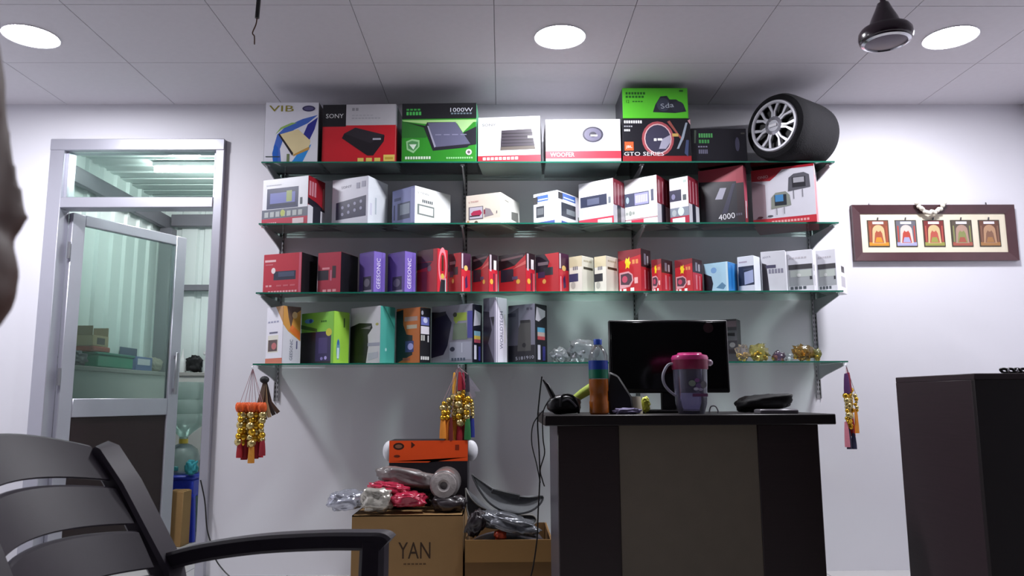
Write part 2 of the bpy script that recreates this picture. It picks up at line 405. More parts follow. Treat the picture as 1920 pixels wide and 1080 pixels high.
# ------------------------------------------------------------------ wall shelving: slotted uprights with brackets, glass shelves
SX0, SX1 = -1.325, 1.865
UX = [-1.30, -0.215, 0.79, 1.845]
names = ['slotted steel upright with brackets at the shelf end near the door', 'slotted steel upright with brackets behind the cream picture box',
         'slotted steel upright with brackets behind the red striped boxes', 'slotted steel upright with brackets at the shelf end near the framed picture']
for ux, lab in zip(UX, names):
    u = empty('shelf_upright', (ux, YW, 0), lab, 'shelf upright', 'shelf uprights')
    m = MB(); m.box((-.014, -.011, SH[3]-.2), (-.010, 0, 2.5)).box((.010, -.011, SH[3]-.2), (.014, 0, 2.5)).box((-.010, -.004, SH[3]-.2), (.010, 0, 2.5))
    k = SH[3]-.18; sl = MB()
    while k < 2.46:
        for sx in (-.006, .006): sl.box((sx-.0022, -.0046, k), (sx+.0022, -.0041, k+.014))
        k += .026
    m.obj('channel', M('#b6b6ba', .4, metal=.5), u); o = sl.obj('slot_row', BLACKP, u, smooth=False); o['kind'] = 'stuff'
    for z in SH:
        T = Matrix.Translation((-.003, -.012, z-.0085)) @ Matrix.Rotation(math.pi/2, 4, 'Z') @ Matrix.Rotation(math.pi/2, 4, 'X')
        # side view: x runs to the wall (negative is forward), y up
        p = [(0, 0), (-.335, 0), (-.338, -.018), (-.30, -.026), (-.10, -.062), (-.012, -.085), (0, -.085)]
        vs = [(-.003, q[0]-.012, z-.0085+q[1]) for q in p]+[(.003, q[0]-.012, z-.0085+q[1]) for q in p]
        n = len(p); b = MB().add(vs, [tuple(range(n)), tuple(reversed(range(n, 2*n)))]+[(i, n+i, n+(i+1) % n, (i+1) % n) for i in range(n)])
        b.box((-.012, -.345, z-.0125), (.012, -.315, z-.0085), bev=.001)
        b.obj('bracket', M('#aeb0b4', .4, metal=.45), u, smooth=False)
for z, lab in zip(SH, ('top glass shelf carrying the large amplifier boxes', 'second glass shelf from the top carrying the stereo boxes',
                       'third glass shelf carrying the row of small red boxes', 'lowest glass shelf carrying the tall boxes')):
    r = empty('glass_shelf', ((SX0+SX1)/2, (YF+YW)/2, z), lab, 'shelf', 'glass shelves')
    hx_, hy_ = (SX1-SX0)/2, (YW-.012-YF)/2
    MB().box((-hx_, -hy_, -.008), (hx_, hy_, 0)).obj('glass_pane', SHELFGLASS, r, smooth=False)
    MB().box((-hx_, -hy_-.0015, -.008), (hx_, -hy_, 0)).box((-hx_-.0015, -hy_, -.008), (-hx_, hy_, 0)).box((hx_, -hy_, -.008), (hx_+.0015, hy_, 0)).obj('polished_edge', SHELFEDGE, r, smooth=False)

# ------------------------------------------------------------------ retail cartons
ALLB = []
def carton(name, label, sh, xl, xc, xr, yt, th, cols, front=(), side=(), left=(), d=None, Yc=4.14, zb=None, group=None, cat='box'):
    """xl, xc, xr: photo columns of the left end, the near upright edge and the right end; yt: photo row of the top of the near edge"""
    z = SH[sh] if zb is None else zb; th = math.radians(th)
    ex, ey = Vector((math.cos(th), -math.sin(th), 0)), Vector((math.sin(th), math.cos(th), 0))
    C = Vector((X(xc, Yc, z), Yc, z)); wd = solx(C, -ex, xl); ht = soly(C, (0, 0, 1), yt)
    if d is None: d = solx(C, ey, xr)
    if not 0.03 < d < 0.5: print('DEPTH?', label, round(d, 3))
    room = YW-.016-(Yc+max(0, wd*math.sin(th))); d = min(max(d, .05), room/math.cos(th))
    base = C-ex*(wd/2)+ey*(d/2)
    cf, cs, ct = [M(c, .4, var=.04) for c in cols]
    m = MB(); m.box((-wd/2, -d/2, 0), (wd/2, d/2, ht), cf, bev=.0015)
    lid = min(.004, d*.1)
    m.box((-wd/2+.004, -d/2+.004, ht-.0005), (wd/2-.004, d/2-.006, ht+.0007), ct)
    m.mats = [cf, cs, ct]
    for i, fc in enumerate(m.f):
        a, b_, c = [Vector(m.v[k]) for k in fc[:3]]; n = (b_-a).cross(c-a)
        m.m[i] = 1 if abs(n.x) > max(abs(n.y), abs(n.z)) else 2 if abs(n.z) > abs(n.y) else 0
    o = m.obj(name, smooth=False); o.location = base; o.rotation_euler = (0, 0, -th); tag(o, label, cat, group)
    if front: printed('front_print', o, (-wd/2, -d/2, 0), (1, 0, 0), (0, 0, 1), wd, ht, [('r', .012, .012, .988, .988, cols[0])]+list(front))
    if side: printed('side_print', o, (wd/2, -d/2, 0), (0, 1, 0), (0, 0, 1), d, ht, [('r', .012, .012, .988, .988, cols[1])]+list(side))
    if left: printed('side_print', o, (-wd/2, d/2, 0), (0, -1, 0), (0, 0, 1), d, ht, left)
    ALLB.append((label[:40], round(wd, 2), round(d, 2), round(ht, 2)))
    return o, ht
W_, K_, R_ = '#e9e8ee', '#17161c', '#c01f2a'
def disc(u, v, ru, rv, a='#2a2a33', b='#55556a', c='#8a8a9c'):
    return [('e', u, v, ru, rv, a), ('o', u, v, ru, rv, .86, c), ('e', u, v, ru*.72, rv*.72, b), ('e', u, v, ru*.3, rv*.3, a)]
# --- top shelf
carton('amplifier_box', 'white upright box printed with a gold amplifier on blue swooshes', 0, 493.5, 595, None, 192, 0, ('#d6d5df', K_, '#c9c9d2'), [
    ('p', [(.985, .79), (.7, .72), (.4, .6), (.24, .46), (.18, .25), (.2, .0), (.33, .0), (.3, .22), (.36, .4), (.55, .54), (.8, .65)], '#3f63b8'),
    ('p', [(.985, .75), (.8, .63), (.72, .45), (.83, .35), (.93, .55)], '#2a2c86'),
    ('p', [(.2, .46), (.32, .55), (.6, .66), (.5, .66), (.3, .58)], '#8cb060'), ('p', [(.88, .3), (.72, .0), (.52, .0), (.66, .18)], '#2f86cf'),
    ('p', [(.2, .3), (.16, .15), (.18, 0), (.26, 0), (.26, .25)], '#1f5cb8'),
    ('p', [(.28, .46), (.62, .55), (.86, .36), (.84, .26), (.55, .13)], '#d8c79a'), ('p', [(.26, .46), (.28, .48), (.55, .15), (.53, .11)], '#241d22'),
    ('p', [(.55, .13), (.84, .26), (.84, .21), (.55, .1)], '#b98f4a'), ('r', .43, .0, .48, .14, '#6c7a55'),
    ('t', 'VIB', .3, .895, .46, .1, 0, '#8d8428'), ('e', .81, .895, .12, .05, '#343057'), ('e', .81, .895, .09, .03, '#5a5680'), ('r', .04, .085, .3, .1, '#33423f')], d=.2)
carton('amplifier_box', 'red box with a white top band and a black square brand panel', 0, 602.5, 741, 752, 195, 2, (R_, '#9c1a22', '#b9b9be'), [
    ('r', 0, .64, 1, 1, '#b6b4ba'), ('r', .0, .62, .32, 1, '#141319'), ('t', 'SONY', .165, .805, .24, .075, 0, '#d8d8da'),
    ('d', .4, .89, .5, .94, 2, '#8a898f'), ('d', .4, .75, .8, .77, 9, '#a09fa6'), ('d', .4, .8, .7, .82, 6, '#a7a6ad'),
    ('p', [(.27, .42), (.3, .5), (.45, .58), (.85, .46), (.84, .36), (.7, .12), (.62, .12)], '#1d191f'),
    ('p', [(.3, .5), (.45, .6), (.85, .47), (.66, .33)], '#2b262d'), ('r', .69, .385, .8, .415, '#a8a8b4'),
    ('d', .49, .02, .83, .08, 3, '#d9c061'), ('r', .84, .02, .99, .13, '#d9c061'), ('r', .86, .05, .97, .09, '#b99b3a')],
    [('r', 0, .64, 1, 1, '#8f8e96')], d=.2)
carton('amplifier_box', 'green box with a black top band and a large grey amplifier', 0, 752.5, 893, 896, 193, 2, ('#2f8a28', '#57c98a', '#1d1d22'), [
    ('p', [(0, .42), (0, .7), (.4, .6), (.33, .42)], '#2b6b2a'), ('p', [(0, .72), (1, .72), (1, .68), (.8, .66), (.4, .64), (.02, .7)], '#a3cf86'), ('p', [(.03, .695), (.4, .6), (.4, .55)], '#1c2a1e'),
    ('r', 0, .74, 1, 1, '#1b1b20'), ('p', [(.72, .7), (.98, .7), (.82, .5)], '#a9d391'), ('p', [(.83, .5), (1, .6), (1, .3), (.9, .28)], '#23232c'),
    ('p', [(.3, .58), (.34, .68), (.72, .68), (.92, .3), (.88, .25), (.42, .2)], '#23222b'), ('p', [(.35, .67), (.72, .68), (.92, .31), (.46, .26)], '#5f5f78'),
    ('p', [(.34, .62), (.36, .62), (.46, .27), (.44, .25)], '#9d9cb0'), ('d', .45, .46, .9, .475, 4, '#8685a0'),
    ('p', [(.06, .36), (.14, .4), (.24, .38), (.24, .27), (.16, .16), (.07, .22)], '#8fc48a'), ('p', [(.08, .34), (.14, .37), (.22, .35), (.22, .27), (.16, .2), (.09, .24)], '#4d8a52'), ('p', [(.1, .31), (.2, .31), (.16, .22)], '#cfe0cf'),
    ('d', .05, .06, .4, .105, 10, '#d5e8d2'), ('d', .6, .06, .96, .09, 12, '#8fd08c'), ('e', .9, .17, .04, .05, '#d8c8d4'), ('e', .9, .17, .02, .025, '#6a5a64'),
    ('t', '1000W', .8, .885, .3, .07, 0, '#c9ccd8'), ('d', .66, .81, .95, .835, 7, '#6f7f8a'), ('d', .06, .88, .26, .91, 4, '#3fa44a'), ('d', .06, .8, .27, .86, 5, '#49b455')],
    [('r', 0, 0, 1, 1, '#57c98a')], d=.2)
carton('amplifier_box', 'white box with a red foot band and a black finned amplifier', 0, 896, 1013.5, None, 217, 5, ('#d2d4d8', '#b9b9bf', W_), [
    ('r', 0, 0, 1, .155, '#b83442'), ('t', 'SONY', .18, .83, .22, .055, 0, '#6f7075'), ('d', .08, .72, .25, .735, 5, '#c5c8cc'),
    ('p', [(.36, .27), (.38, .7), (.86, .72), (.92, .28)], '#3a343d')]+[('r', .385, .34+.07*i, .88, .36+.07*i, '#211d24') for i in range(5)]+[
    ('r', .8, .52, .88, .57, '#c8c6cf'), ('p', [(.36, .27), (.37, .34), (.91, .35), (.92, .28)], '#57504a'), ('d', .08, .06, .66, .12, 9, '#f4e4e6')], d=.26, Yc=4.13)
carton('speaker_box', 'white box with a red foot band and an oval grey speaker', 0, 1023.5, 1165, None, 223, 1, ('#cfced2', '#3a3136', W_), [
    ('r', 0, 0, 1, .1, '#a99a9b'), ('r', 0, .09, 1, .26, '#c03444'), ('t', 'WOOFER', .22, .18, .32, .1, 0, '#f6e9ea')]+
    [('e', .63, .6, .17, .235, '#9a97b0')]+disc(.63, .64, .16, .21, '#2c2a38', '#5a576c', '#9a99ac')+[('r', .6, .6, .69, .635, '#e4e4ee')], d=.3)
jo, jh = carton('woofer_box', 'black box with a red foot band and a red-ringed woofer cone', 0, 1168, 1297, None, 222, 0, ('#17161d', '#121117', K_), [
    ('r', 0, 0, 1, .14, '#8c2228'), ('e', .52, .53, .235, .4, '#9b4a50'), ('e', .52, .53, .2, .345, '#c9a7ab'), ('e', .52, .53, .185, .32, '#39374a'),
    ('p', [(.53, .3), (.63, .3), (.7, .45), (.7, .62), (.58, .52)], '#9a98ab'), ('r', .46, .48, .5, .54, '#eeeef2'), ('r', .515, .49, .58, .54, '#eeeef2'),
    ('p', [(.7, .95), (.82, .65), (.9, .5), (.86, .5), (.66, .92)], '#8c4a44'), ('p', [(.82, .3), (.9, .55), (.96, .9), (.93, .9), (.86, .55), (.79, .3)], '#8b95a4'), ('p', [(.9, .2), (.93, .5), (.97, .5), (.95, .12)], '#3c4666'),
    ('p', [(.96, .95), (1, .98), (1, .85)], '#b98a90'), ('r', .73, .58, .82, .65, '#b99a58'),
    ('d', .03, .885, .3, .95, 8, '#d8d8de'), ('d', .03, .8, .16, .83, 4, '#9c9ca4'), ('d', .03, .7, .12, .75, 4, '#cfcfd6'),
    ('r', .03, .26, .16, .46, '#d8572e'), ('t', 'JBL', .095, .34, .09, .07, 0, '#f3e6e0'), ('t', 'GTO SERIES', .31, .185, .58, .085, 0, '#dedde2')], d=.27, group=None)
carton('speaker_box', 'flat lime green box lying on top of the black woofer box', 0, 1168, 1291, None, 165, 0, ('#52b52c', '#22252a', '#3f9a26'), [
    ('p', [(.46, .2), (.5, .45), (.58, .72), (.68, .74), (.72, .62), (.82, .62), (.93, .45), (.97, .22), (.8, .17)], '#23262f'), ('e', .62, .45, .1, .22, '#343947'), ('e', .84, .38, .1, .18, '#2c2f3a'),
    ('t', 'Sda', .68, .42, .2, .16, 8, '#9aa0aa'), ('d', .05, .78, .36, .86, 7, '#1f5a1c'), ('d', .05, .67, .34, .74, 6, '#22611e'), ('t', '12', .08, .55, .045, .1, 0, '#16310f'), ('d', .15, .53, .32, .57, 4, '#276b20'), ('r', .87, .87, .93, .93, '#1f5a1c')], d=.26, zb=SH[0]+jh+.0008)
carton('speaker_box', 'low black box with green lettering beside the wheel-fronted bass tube', 0, 1297.5, 1402, None, 241, 0, ('#191820', '#15141a', '#1c1b22'), [
    ('d', .14, .74, .4, .86, 6, '#4f9c58'), ('d', .14, .58, .34, .68, 4, '#3f8a4a'), ('p', [(.06, .95), (.1, .95), (.08, .58), (.05, .58)], '#5a6a5c'), ('d', .12, .46, .3, .5, 4, '#7c7a8c'), ('d', .13, .28, .3, .4, 5, '#67657a'), ('e', .83, .55, .04, .2, '#4b495e'), ('r', .9, .84, .97, .88, '#57564f')], d=.2, Yc=4.17)
# --- second shelf
def stereo(u0=.14, v0=.36, u1=.8, v1=.8):
    return [('r', u0, v0, u1, v1, '#3b4160'), ('r', u0+.07, v0+.1, u1-.07, v1-.1, '#6e75b4')]
carton('car_stereo_box', 'white car stereo box with a red foot and red side beside the shelf end', 1, 490, 576, 607.5, 328.5, 20, ('#e6e7ee', '#a31d2c', '#d9d9e0'),
    [('r', 0, .17, 1, .36, '#6b6f7c'), ('r', 0, 0, 1, .17, '#b8324a')]+stereo(.1, .37, .79, .8)+[('r', .53, .5, .65, .73, '#9aa86a'), ('r', .17, .42, .74, .48, '#303650'), ('r', .83, .42, .88, .56, '#4a505c'),
     ('d', .06, .2, .92, .31, 7, '#b3b8b8'), ('e', .46, .27, .05, .07, '#b7c06a'), ('d', .03, .03, .34, .09, 7, '#e6bcc4'), ('r', .68, .03, .92, .14, '#dcc8cc'), ('d', .08, .86, .42, .88, 9, '#c6c8d2')],
    [('r', 0, 0, 1, .4, '#e3e3ec'), ('p', [(0, .42), (0, .55), (.5, .5), (1, .4), (1, .35), (.3, .38)], '#1d1a28'), ('r', .3, .03, .75, .42, '#2b2b38'), ('d', .05, .6, .5, .9, 3, '#cf8a98'), ('r', .86, .4, .93, .85, '#d88a80')])
carton('car_stereo_box', 'white car stereo box with a dark screen of eight icons', 1, 621, 689, 726, 329, 24, ('#d9d9e6', '#e3e8ee', '#dcdce6'),
    [('p', [(.12, .14), (.12, .5), (.95, .6), (.95, .17)], '#29284c')]+[('e', .3+.17*i, .47-.03*(3-i)+.01-.14*j, .035, .035, '#9c9cb8') for i in range(4) for j in range(2)]+
    [('t', 'SONY', .4, .82, .28, .05, 4, '#77778a'), ('r', .68, .76, .77, .88, '#8f8fa6'), ('r', .82, .78, .93, .9, '#9d9db2')],
    [('r', .35, .25, .42, .6, '#b9c4cc'), ('r', .1, .2, .2, .45, '#d2d2e2')])
carton('car_stereo_box', 'low white car stereo box with a small outlined display panel', 1, 734.5, 777, 847, 347.5, 42, ('#8d92c4', '#f0f2f2', '#e6e8ee'),  # white box; blue shadow painted into the front face colour
    [('r', .25, .18, .8, .62, '#50566e'), ('r', .36, .3, .78, .58, '#9aa3b2'), ('d', .08, .2, .16, .6, 1, '#4a4e70'), ('r', .1, .7, .4, .78, '#5d628c'), ('r', .84, .05, 1, .95, '#a3a8d6')],
    [('t', 'V TWAN', .22, .84, .3, .06, 0, '#5d6664'), ('d', .2, .6, .5, .68, 6, '#4c5456'), ('r', .07, .26, .53, .54, '#6d7774'), ('r', .12, .3, .5, .5, '#e9eef2')])
carton('picture_box', 'low cream box printed with a small red car picture', 1, 873.5, 939, 975.5, 360, 24, ('#e8dccd', '#f1efe8', '#e6dccf'),
    [('r', .0, 0, 1, .2, '#efe6da'), ('r', .08, .2, .5, .62, '#6b5f66'), ('r', .11, .24, .48, .6, '#c8c2d0'), ('p', [(.14, .4), (.22, .48), (.42, .5), (.47, .4), (.4, .3), (.2, .3)], '#b82f55'), ('r', .12, .3, .4, .34, '#3a2630'),
     ('p', [(.53, .25), (.56, .55), (.7, .5), (.8, .3)], '#9a9096'), ('r', .52, .35, .56, .5, '#8a2a44'), ('t', 'V TWAN', .22, .78, .28, .06, 4, '#c98a8a'), ('e', .3, .1, .05, .06, '#6a5a4a'), ('r', .88, .34, .9, .42, '#5a5560'), ('r', .04, .02, .1, .18, '#c9a06a')],
    [('d', .1, .08, .9, .2, 5, '#d6d2c2'), ('p', [(.55, .3), (.55, .55), (.9, .62), (.95, .25), (.8, .3)], '#7a7a76'), ('r', .2, .8, .4, .83, '#8a8578')])
carton('car_stereo_box', 'low white box with blue bands and two dark screens', 1, 1000.5, 1046, 1100, 356, 38, ('#e9edf5', '#e6ebf2', '#dfe4ee'),
    [('r', 0, 0, .88, .12, '#3a4f9c'), ('r', .12, .74, .62, .92, '#3f6ab8'), ('r', .0, .68, .18, .9, '#1b1b22'), ('r', .12, .26, .45, .6, '#3f434c'), ('r', .16, .34, .42, .54, '#73787e'), ('r', .2, .78, .6, .82, '#cfe0f2')],
    [('r', .12, 0, .9, .12, '#3a4f9c'), ('r', .14, .78, .62, .97, '#3f6ab8'), ('r', .02, .76, .17, .96, '#1b1b22'), ('r', .12, .26, .62, .68, '#343a44'), ('r', .3, .36, .6, .52, '#7d868c'), ('r', .2, .82, .58, .86, '#cfe0f2'), ('r', .7, .2, .76, .38, '#6a746a')])
def redstripe(n=3):
    return [('r', 0, .42, 1, 1, '#8c2436'), ('r', 0, 0, 1, .42, '#dcdbe4'), ('r', .32, .04, .66, .44, '#2a2a38')]+[('r', .12+.3*i, .45, .2+.3*i, .92, '#d79aa4') for i in range(n)]
carton('car_stereo_box', 'white car stereo box with red striped side beside the low blue-banded box', 1, 1086, 1151, 1172, 333.5, 36, ('#eceaee', '#8c2436', '#dcdce2'),
    [('r', 0, 0, 1, .17, '#c23a4e'), ('r', .55, .02, .95, .13, '#efe6e8'), ('r', 0, .17, 1, .4, '#b9bac4'), ('r', .05, .44, .82, .68, '#33374c'), ('r', .25, .48, .6, .62, '#5c6178')]+[('e', .2+.17*i, .29, .06, .08, '#dcd8e2') for i in range(5)]+[('r', .86, .46, .93, .6, '#6f757c')], redstripe())
carton('car_stereo_box', 'tall white car stereo box with a wide pale display and red striped side', 1, 1172, 1233.5, 1257, 327.5, 36, ('#eeeef0', '#8c2436', '#dcdce2'),
    [('r', .02, .42, .76, .7, '#4a5068'), ('r', .32, .44, .74, .68, '#9a9ac4'), ('d', .35, .48, .72, .64, 7, '#c9c8e6'), ('e', .1, .56, .05, .07, '#9fb4c0'), ('r', .82, .48, .9, .72, '#565a6e'), ('r', .2, 0, .58, .16, '#c8324e'), ('r', .6, .03, .95, .15, '#f0dfe2'), ('r', 0, .13, 1, .155, '#b08a90'), ('e', .18, .28, .05, .05, '#8a938c'), ('d', .04, .25, .34, .31, 3, '#9aa09a')], redstripe(4))
carton('car_stereo_box', 'narrow white car stereo box with a dark display and red striped side', 1, 1257.5, 1293, 1312, 329.5, 38, ('#eceaf0', '#8c2436', '#dcdce2'),
    [('r', 0, 0, 1, .17, '#a81f3c'), ('r', .12, .02, .78, .14, '#efeef0'), ('r', 0, .17, 1, .36, '#7f8794'), ('e', .58, .27, .16, .09, '#cfe0e0'), ('e', .22, .25, .12, .07, '#a8b0b4'), ('r', 0, .5, .62, .74, '#33334a'), ('e', .2, .6, .1, .06, '#7f7fa0'), ('r', .7, .5, .88, .62, '#4f565c'), ('r', .74, .88, .9, .93, '#a9bcb4')], redstripe())
carton('amplifier_box', 'black and red box printed with the number 4000', 1, 1313, 1398, 1417, 309, 30, ('#24232d', '#7a2430', '#9c2f3e'),
    [('p', [(0, .8), (1, .72), (1, 1), (0, 1)], '#a83a4a'), ('r', .84, .0, 1, 1, '#2b1c24'), ('p', [(.84, .7), (1, .7), (1, 1), (.84, 1)], '#a03444'), ('r', 0, .0, .14, .72, '#101015'), ('p', [(.36, .46), (.48, .65), (.62, .64), (.52, .45)], '#a6a6b8'), ('p', [(.5, .2), (.75, .7), (.82, .7), (.62, .2)], '#34334a'),
     ('t', '4000', .6, .145, .36, .1, 3, '#e8e8ee'), ('d', .81, .14, .95, .18, 3, '#5a5866')],
    [('p', [(0, .4), (1, .3), (1, .9), (0, 1)], '#a8475a'), ('r', .3, .1, .6, .4, '#cfcad0')], d=.075)
carton('monitor_box', 'white and red box picturing two headrest screens', 1, 1413, 1532, 1558, 306, 26, ('#d6d5df', '#e8a3ac', '#c23344'),
    [('r', 0, 0, 1, .12, '#c23440'), ('p', [(0, .8), (.3, .78), (.4, .86), (.5, .96), (1, .96), (1, 1), (0, 1)], '#b82432'), ('p', [(0, .12), (.22, .12), (.22, .72), (0, .8)], '#a8939c'),
     ('t', 'ONIO', .19, .86, .17, .05, 3, '#f4d4d6'), ('d', .3, .035, .9, .075, 12, '#e8a8a8'),
     ('p', [(.58, .56), (.6, .8), (.68, .86), (.84, .87), (.92, .82), (.93, .6)], '#5c5c64'), ('r', .65, .62, .86, .8, '#2e2e34'), ('r', .67, .7, .84, .79, '#a8a8b0'), ('r', .66, .42, .672, .57, '#7a7a82'), ('r', .8, .44, .812, .58, '#7a7a82'),
     ('p', [(.3, .28), (.31, .48), (.38, .56), (.54, .57), (.6, .5), (.62, .32)], '#8a8f86'), ('r', .36, .33, .55, .52, '#2c3038'), ('r', .37, .4, .5, .52, '#4a8ac0'), ('r', .38, .17, .392, .29, '#8a8a90'), ('r', .5, .18, .512, .3, '#8a8a90'), ('e', .28, .16, .045, .018, '#55555c'), ('e', .12, .15, .045, .018, '#5a3038')],
    [('p', [(.05, .05), (.05, .72), (.3, .8), (.45, .74), (.5, .05)], '#d6434c'), ('p', [(0, .8), (.3, .86), (.6, .76), (1, .74), (1, 1), (0, 1)], '#f2eef0')], Yc=4.10)
# --- third shelf
carton('car_stereo_box', 'wide red box with a black stereo and black side beside the shelf end', 2, 492, 563.5, 594, 472.5, 20, ('#b8303f', '#17141a', '#a02a38'),
    [('r', .28, .34, .86, .56, '#2b2f42'), ('r', .4, .42, .82, .54, '#454e66'), ('e', .27, .58, .055, .075, '#ecdcdc'), ('r', .04, .8, .33, .855, '#e6b8bc'), ('d', .06, .72, .26, .75, 5, '#cf7f88'), ('d', .08, .18, .26, .225, 2, '#e0a0a4'), ('d', .36, .18, .9, .22, 3, '#c8606a'), ('d', .15, .03, .92, .075, 10, '#e6a8b0'), ('r', .94, 0, 1, 1, '#c25a70')])
carton('car_stereo_box', 'narrow red box with a black stereo and black side beside the purple boxes', 2, 594.5, 637.5, 670, 471.5, 20, ('#ac3044', '#15131a', '#902838'),
    [('r', 0, .32, .48, .56, '#2a2530'), ('r', .2, .58, .52, .63, '#d88a94'), ('r', .64, .36, .8, .66, '#3a2c34'), ('r', .55, .3, .62, .56, '#b86a80'), ('d', .24, .03, .88, .09, 3, '#e09aa2')])
for i, (a, b_, c, lab) in enumerate(((672.5, 699.5, 721.5, 'purple box lettered up its side, next to the black-sided red box'), (726, 758, 779, 'purple box lettered up its side, next to the tall red box'))):
    carton('speaker_box', lab, 2, a, b_, c, 470.5, 40, ('#5d4690', '#7a63bd', '#6a559c'),
        [('p', [(.2, 0), (.25, .5), (.02, .85), (.0, .95), (1, .98), (1, 0)], '#66509a'), ('r', .3, .05, .85, .4, '#383348'), ('e', .55, .25, .2, .1, '#6d6878'), ('r', .1, 0, .9, .07, '#a09cb0')],
        [('r', .7, 0, .74, 1, '#5f4aa0'), ('t', 'GEESONIC', .42, .47, .74, .32, 90, '#ece6f8')])
def redbox(lab, xl, xc, xr, yt, th, kind):
    if kind == 'a':     # black top with a camera-like picture
        fr_ = [('p', [(0, .6), (.6, .7), (1, .95), (1, 1), (0, 1)], '#26161c'), ('r', .08, .3, .55, .62, '#2c2634'), ('p', [(.1, .84), (.9, .9), (.9, .95), (.1, .9)], '#6a4a50'), ('e', .72, .28, .07, .06, '#e0a83c'), ('r', .5, .34, .7, .42, '#5a4a6a'), ('p', [(.5, .6), (1, .7), (1, .8)], '#d4625c')]
        sd = [('r', 0, .6, 1, 1, '#2a1a22'), ('r', .1, .55, .3, .98, '#c9bcc4'), ('r', .55, .6, .85, .85, '#f0eaec'), ('e', .3, .28, .18, .07, '#f0b848'), ('r', .5, .05, .65, .5, '#6a2a40'), ('r', .8, .03, .9, .5, '#e88a98')]
    elif kind == 'b':
        fr_ = [('p', [(0, .55), (.45, .5), (.6, .8), (.4, 1), (0, 1)], '#241a26'), ('r', .1, .72, .55, .8, '#7a6a72'), ('r', .35, .45, .75, .65, '#2b2f36'), ('e', .37, .3, .08, .06, '#e0a85c'), ('r', .1, .4, .4, .55, '#3a3050')]
        sd = [('r', 0, .58, 1, 1, '#4a2440'), ('r', .05, .6, .2, .98, '#d8c8d0'), ('e', .5, .62, .2, .07, '#f0c878'), ('p', [(.45, .1), (.4, .35), (.6, .45), (.7, .15)], '#4a2a5a'), ('r', .12, .02, .22, .4, '#f0a0a8')]
    elif kind == 'c':   # pale spine
        fr_ = [('r', 0, 0, .5, .5, '#8c2434'), ('p', [(0, .55), (.6, .6), (.75, .7), (0, .72)], '#4a2a32'), ('r', 0, .72, .8, 1, '#5a343c'), ('e', .62, .56, .1, .07, '#7a5a62')]
        sd = [('o', .5, .62, .4, .42, .72, '#ee8c98'), ('r', .4, .5, .6, .86, '#5a3428'), ('e', .5, .38, .16, .06, '#e8d060'), ('p', [(.2, 0), (.35, .3), (.8, .3), (.8, 0)], '#2b3238'), ('r', .75, .02, .85, .34, '#cfd0d4')]
    else:               # starred
        fr_ = [('p', [(0, .75), (1, .86), (1, 1), (0, 1)], '#7c2028'), ('p', [(.3, .72), (.36, .82), (.42, .78), (.5, .84), (.5, .74), (.56, .7), (.5, .64), (.48, .56), (.4, .6), (.32, .56), (.34, .66)], '#ecd028'), ('d', .62, .66, .92, .76, 2, '#d88a50'),
               ('p', [(.05, .1), (.05, .48), (.45, .5), (.62, .42), (.66, .28), (.5, .14)], '#d8a0a8'), ('p', [(.1, .2), (.1, .44), (.44, .46), (.58, .4), (.6, .28), (.46, .18)], '#55404c'), ('e', .28, .32, .12, .08, '#c05068'), ('r', .05, .03, .13, .1, '#f0e4e4'), ('r', .2, .03, .34, .1, '#f0e4e4'), ('r', .52, .03, .68, .11, '#f4e8e8'), ('r', .7, .2, .85, .34, '#eab0b0')]
        sd = [('r', 0, .58, 1, 1, '#3a2228'), ('r', .3, .64, .5, .9, '#8a8494'), ('r', .6, .64, .75, .86, '#bcb4bc'), ('r', .3, .08, .45, .52, '#ec8490'), ('r', .65, .08, .78, .5, '#ec8490')]
    carton('car_speaker_box', lab, 2, xl, xc, xr, yt, th, ('#b8242c', '#cc2a3a', '#9c2028'), fr_, sd)
redbox('tall red box with a pale rounded strip down its spine beside the purple boxes', 781, 819.5, 839, 465, 38, 'c')
redbox('narrow red box squeezed behind the tall one with the pale strip', 840.5, 864.5, 882, 473, 40, 'b')
redbox('red box with a dark-topped front and a small white spine label', 884.5, 916.5, 933, 475.5, 40, 'a')
redbox('wide red box with a dark-topped front and a small white spine label', 935, 986.5, 1003.5, 473, 36, 'a')
redbox('red box with a black camera picture beside the cream boxes', 1005, 1048.5, 1067, 473, 38, 'b')
for xl, xc, xr, c, lab in ((1068, 1092, 1114, '#3b3f66', 'cream box with a blue swatch beside the red boxes'), (1115.5, 1137.5, 1159.5, '#2c2c34', 'cream box with a black swatch beside the starred red box')):
    carton('car_stereo_box', lab, 2, xl, xc, xr, 479, 42, ('#e2ded2', '#e8e6d6', '#d8d2c0'),
        [('r', 0, .7, 1, 1, '#d2c6a4'), ('r', .0, .3, .7, .52, c), ('d', .3, .62, .72, .72, 3, '#7c7a84'), ('e', .3, .2, .18, .1, '#b9b7ae')], [('r', .12, .63, .92, .7, '#3a382e'), ('d', .15, .84, .85, .89, 5, '#b5ad94')])
redbox('tall red box with a yellow star and a round picture window', 1160.5, 1203.5, 1221.5, 465.5, 40, 'd')
redbox('narrow small red box between the two starred ones', 1223, 1241.5, 1262, 485, 44, 'd')
redbox('small red box with a yellow star beside the blue box', 1267, 1300, 1318, 484, 42, 'd')
carton('speaker_box', 'small blue box with a pale front and dark corner', 2, 1321, 1366.5, 1384, 490, 42, ('#a9d0e4', '#2f86d0', '#9cc4dc'),
    [('p', [(0, 0), (.3, 0), (.38, .3), (.32, .55), (0, .68)], '#12222e'), ('e', .42, .75, .12, .1, '#7ba6d4'), ('p', [(.5, .15), (.75, .32), (.9, .2), (.8, .08)], '#5a84a4'), ('r', .92, .0, 1, 1, '#c8e2ee')], [('d', .3, .1, .6, .9, 1, '#2272bc')])
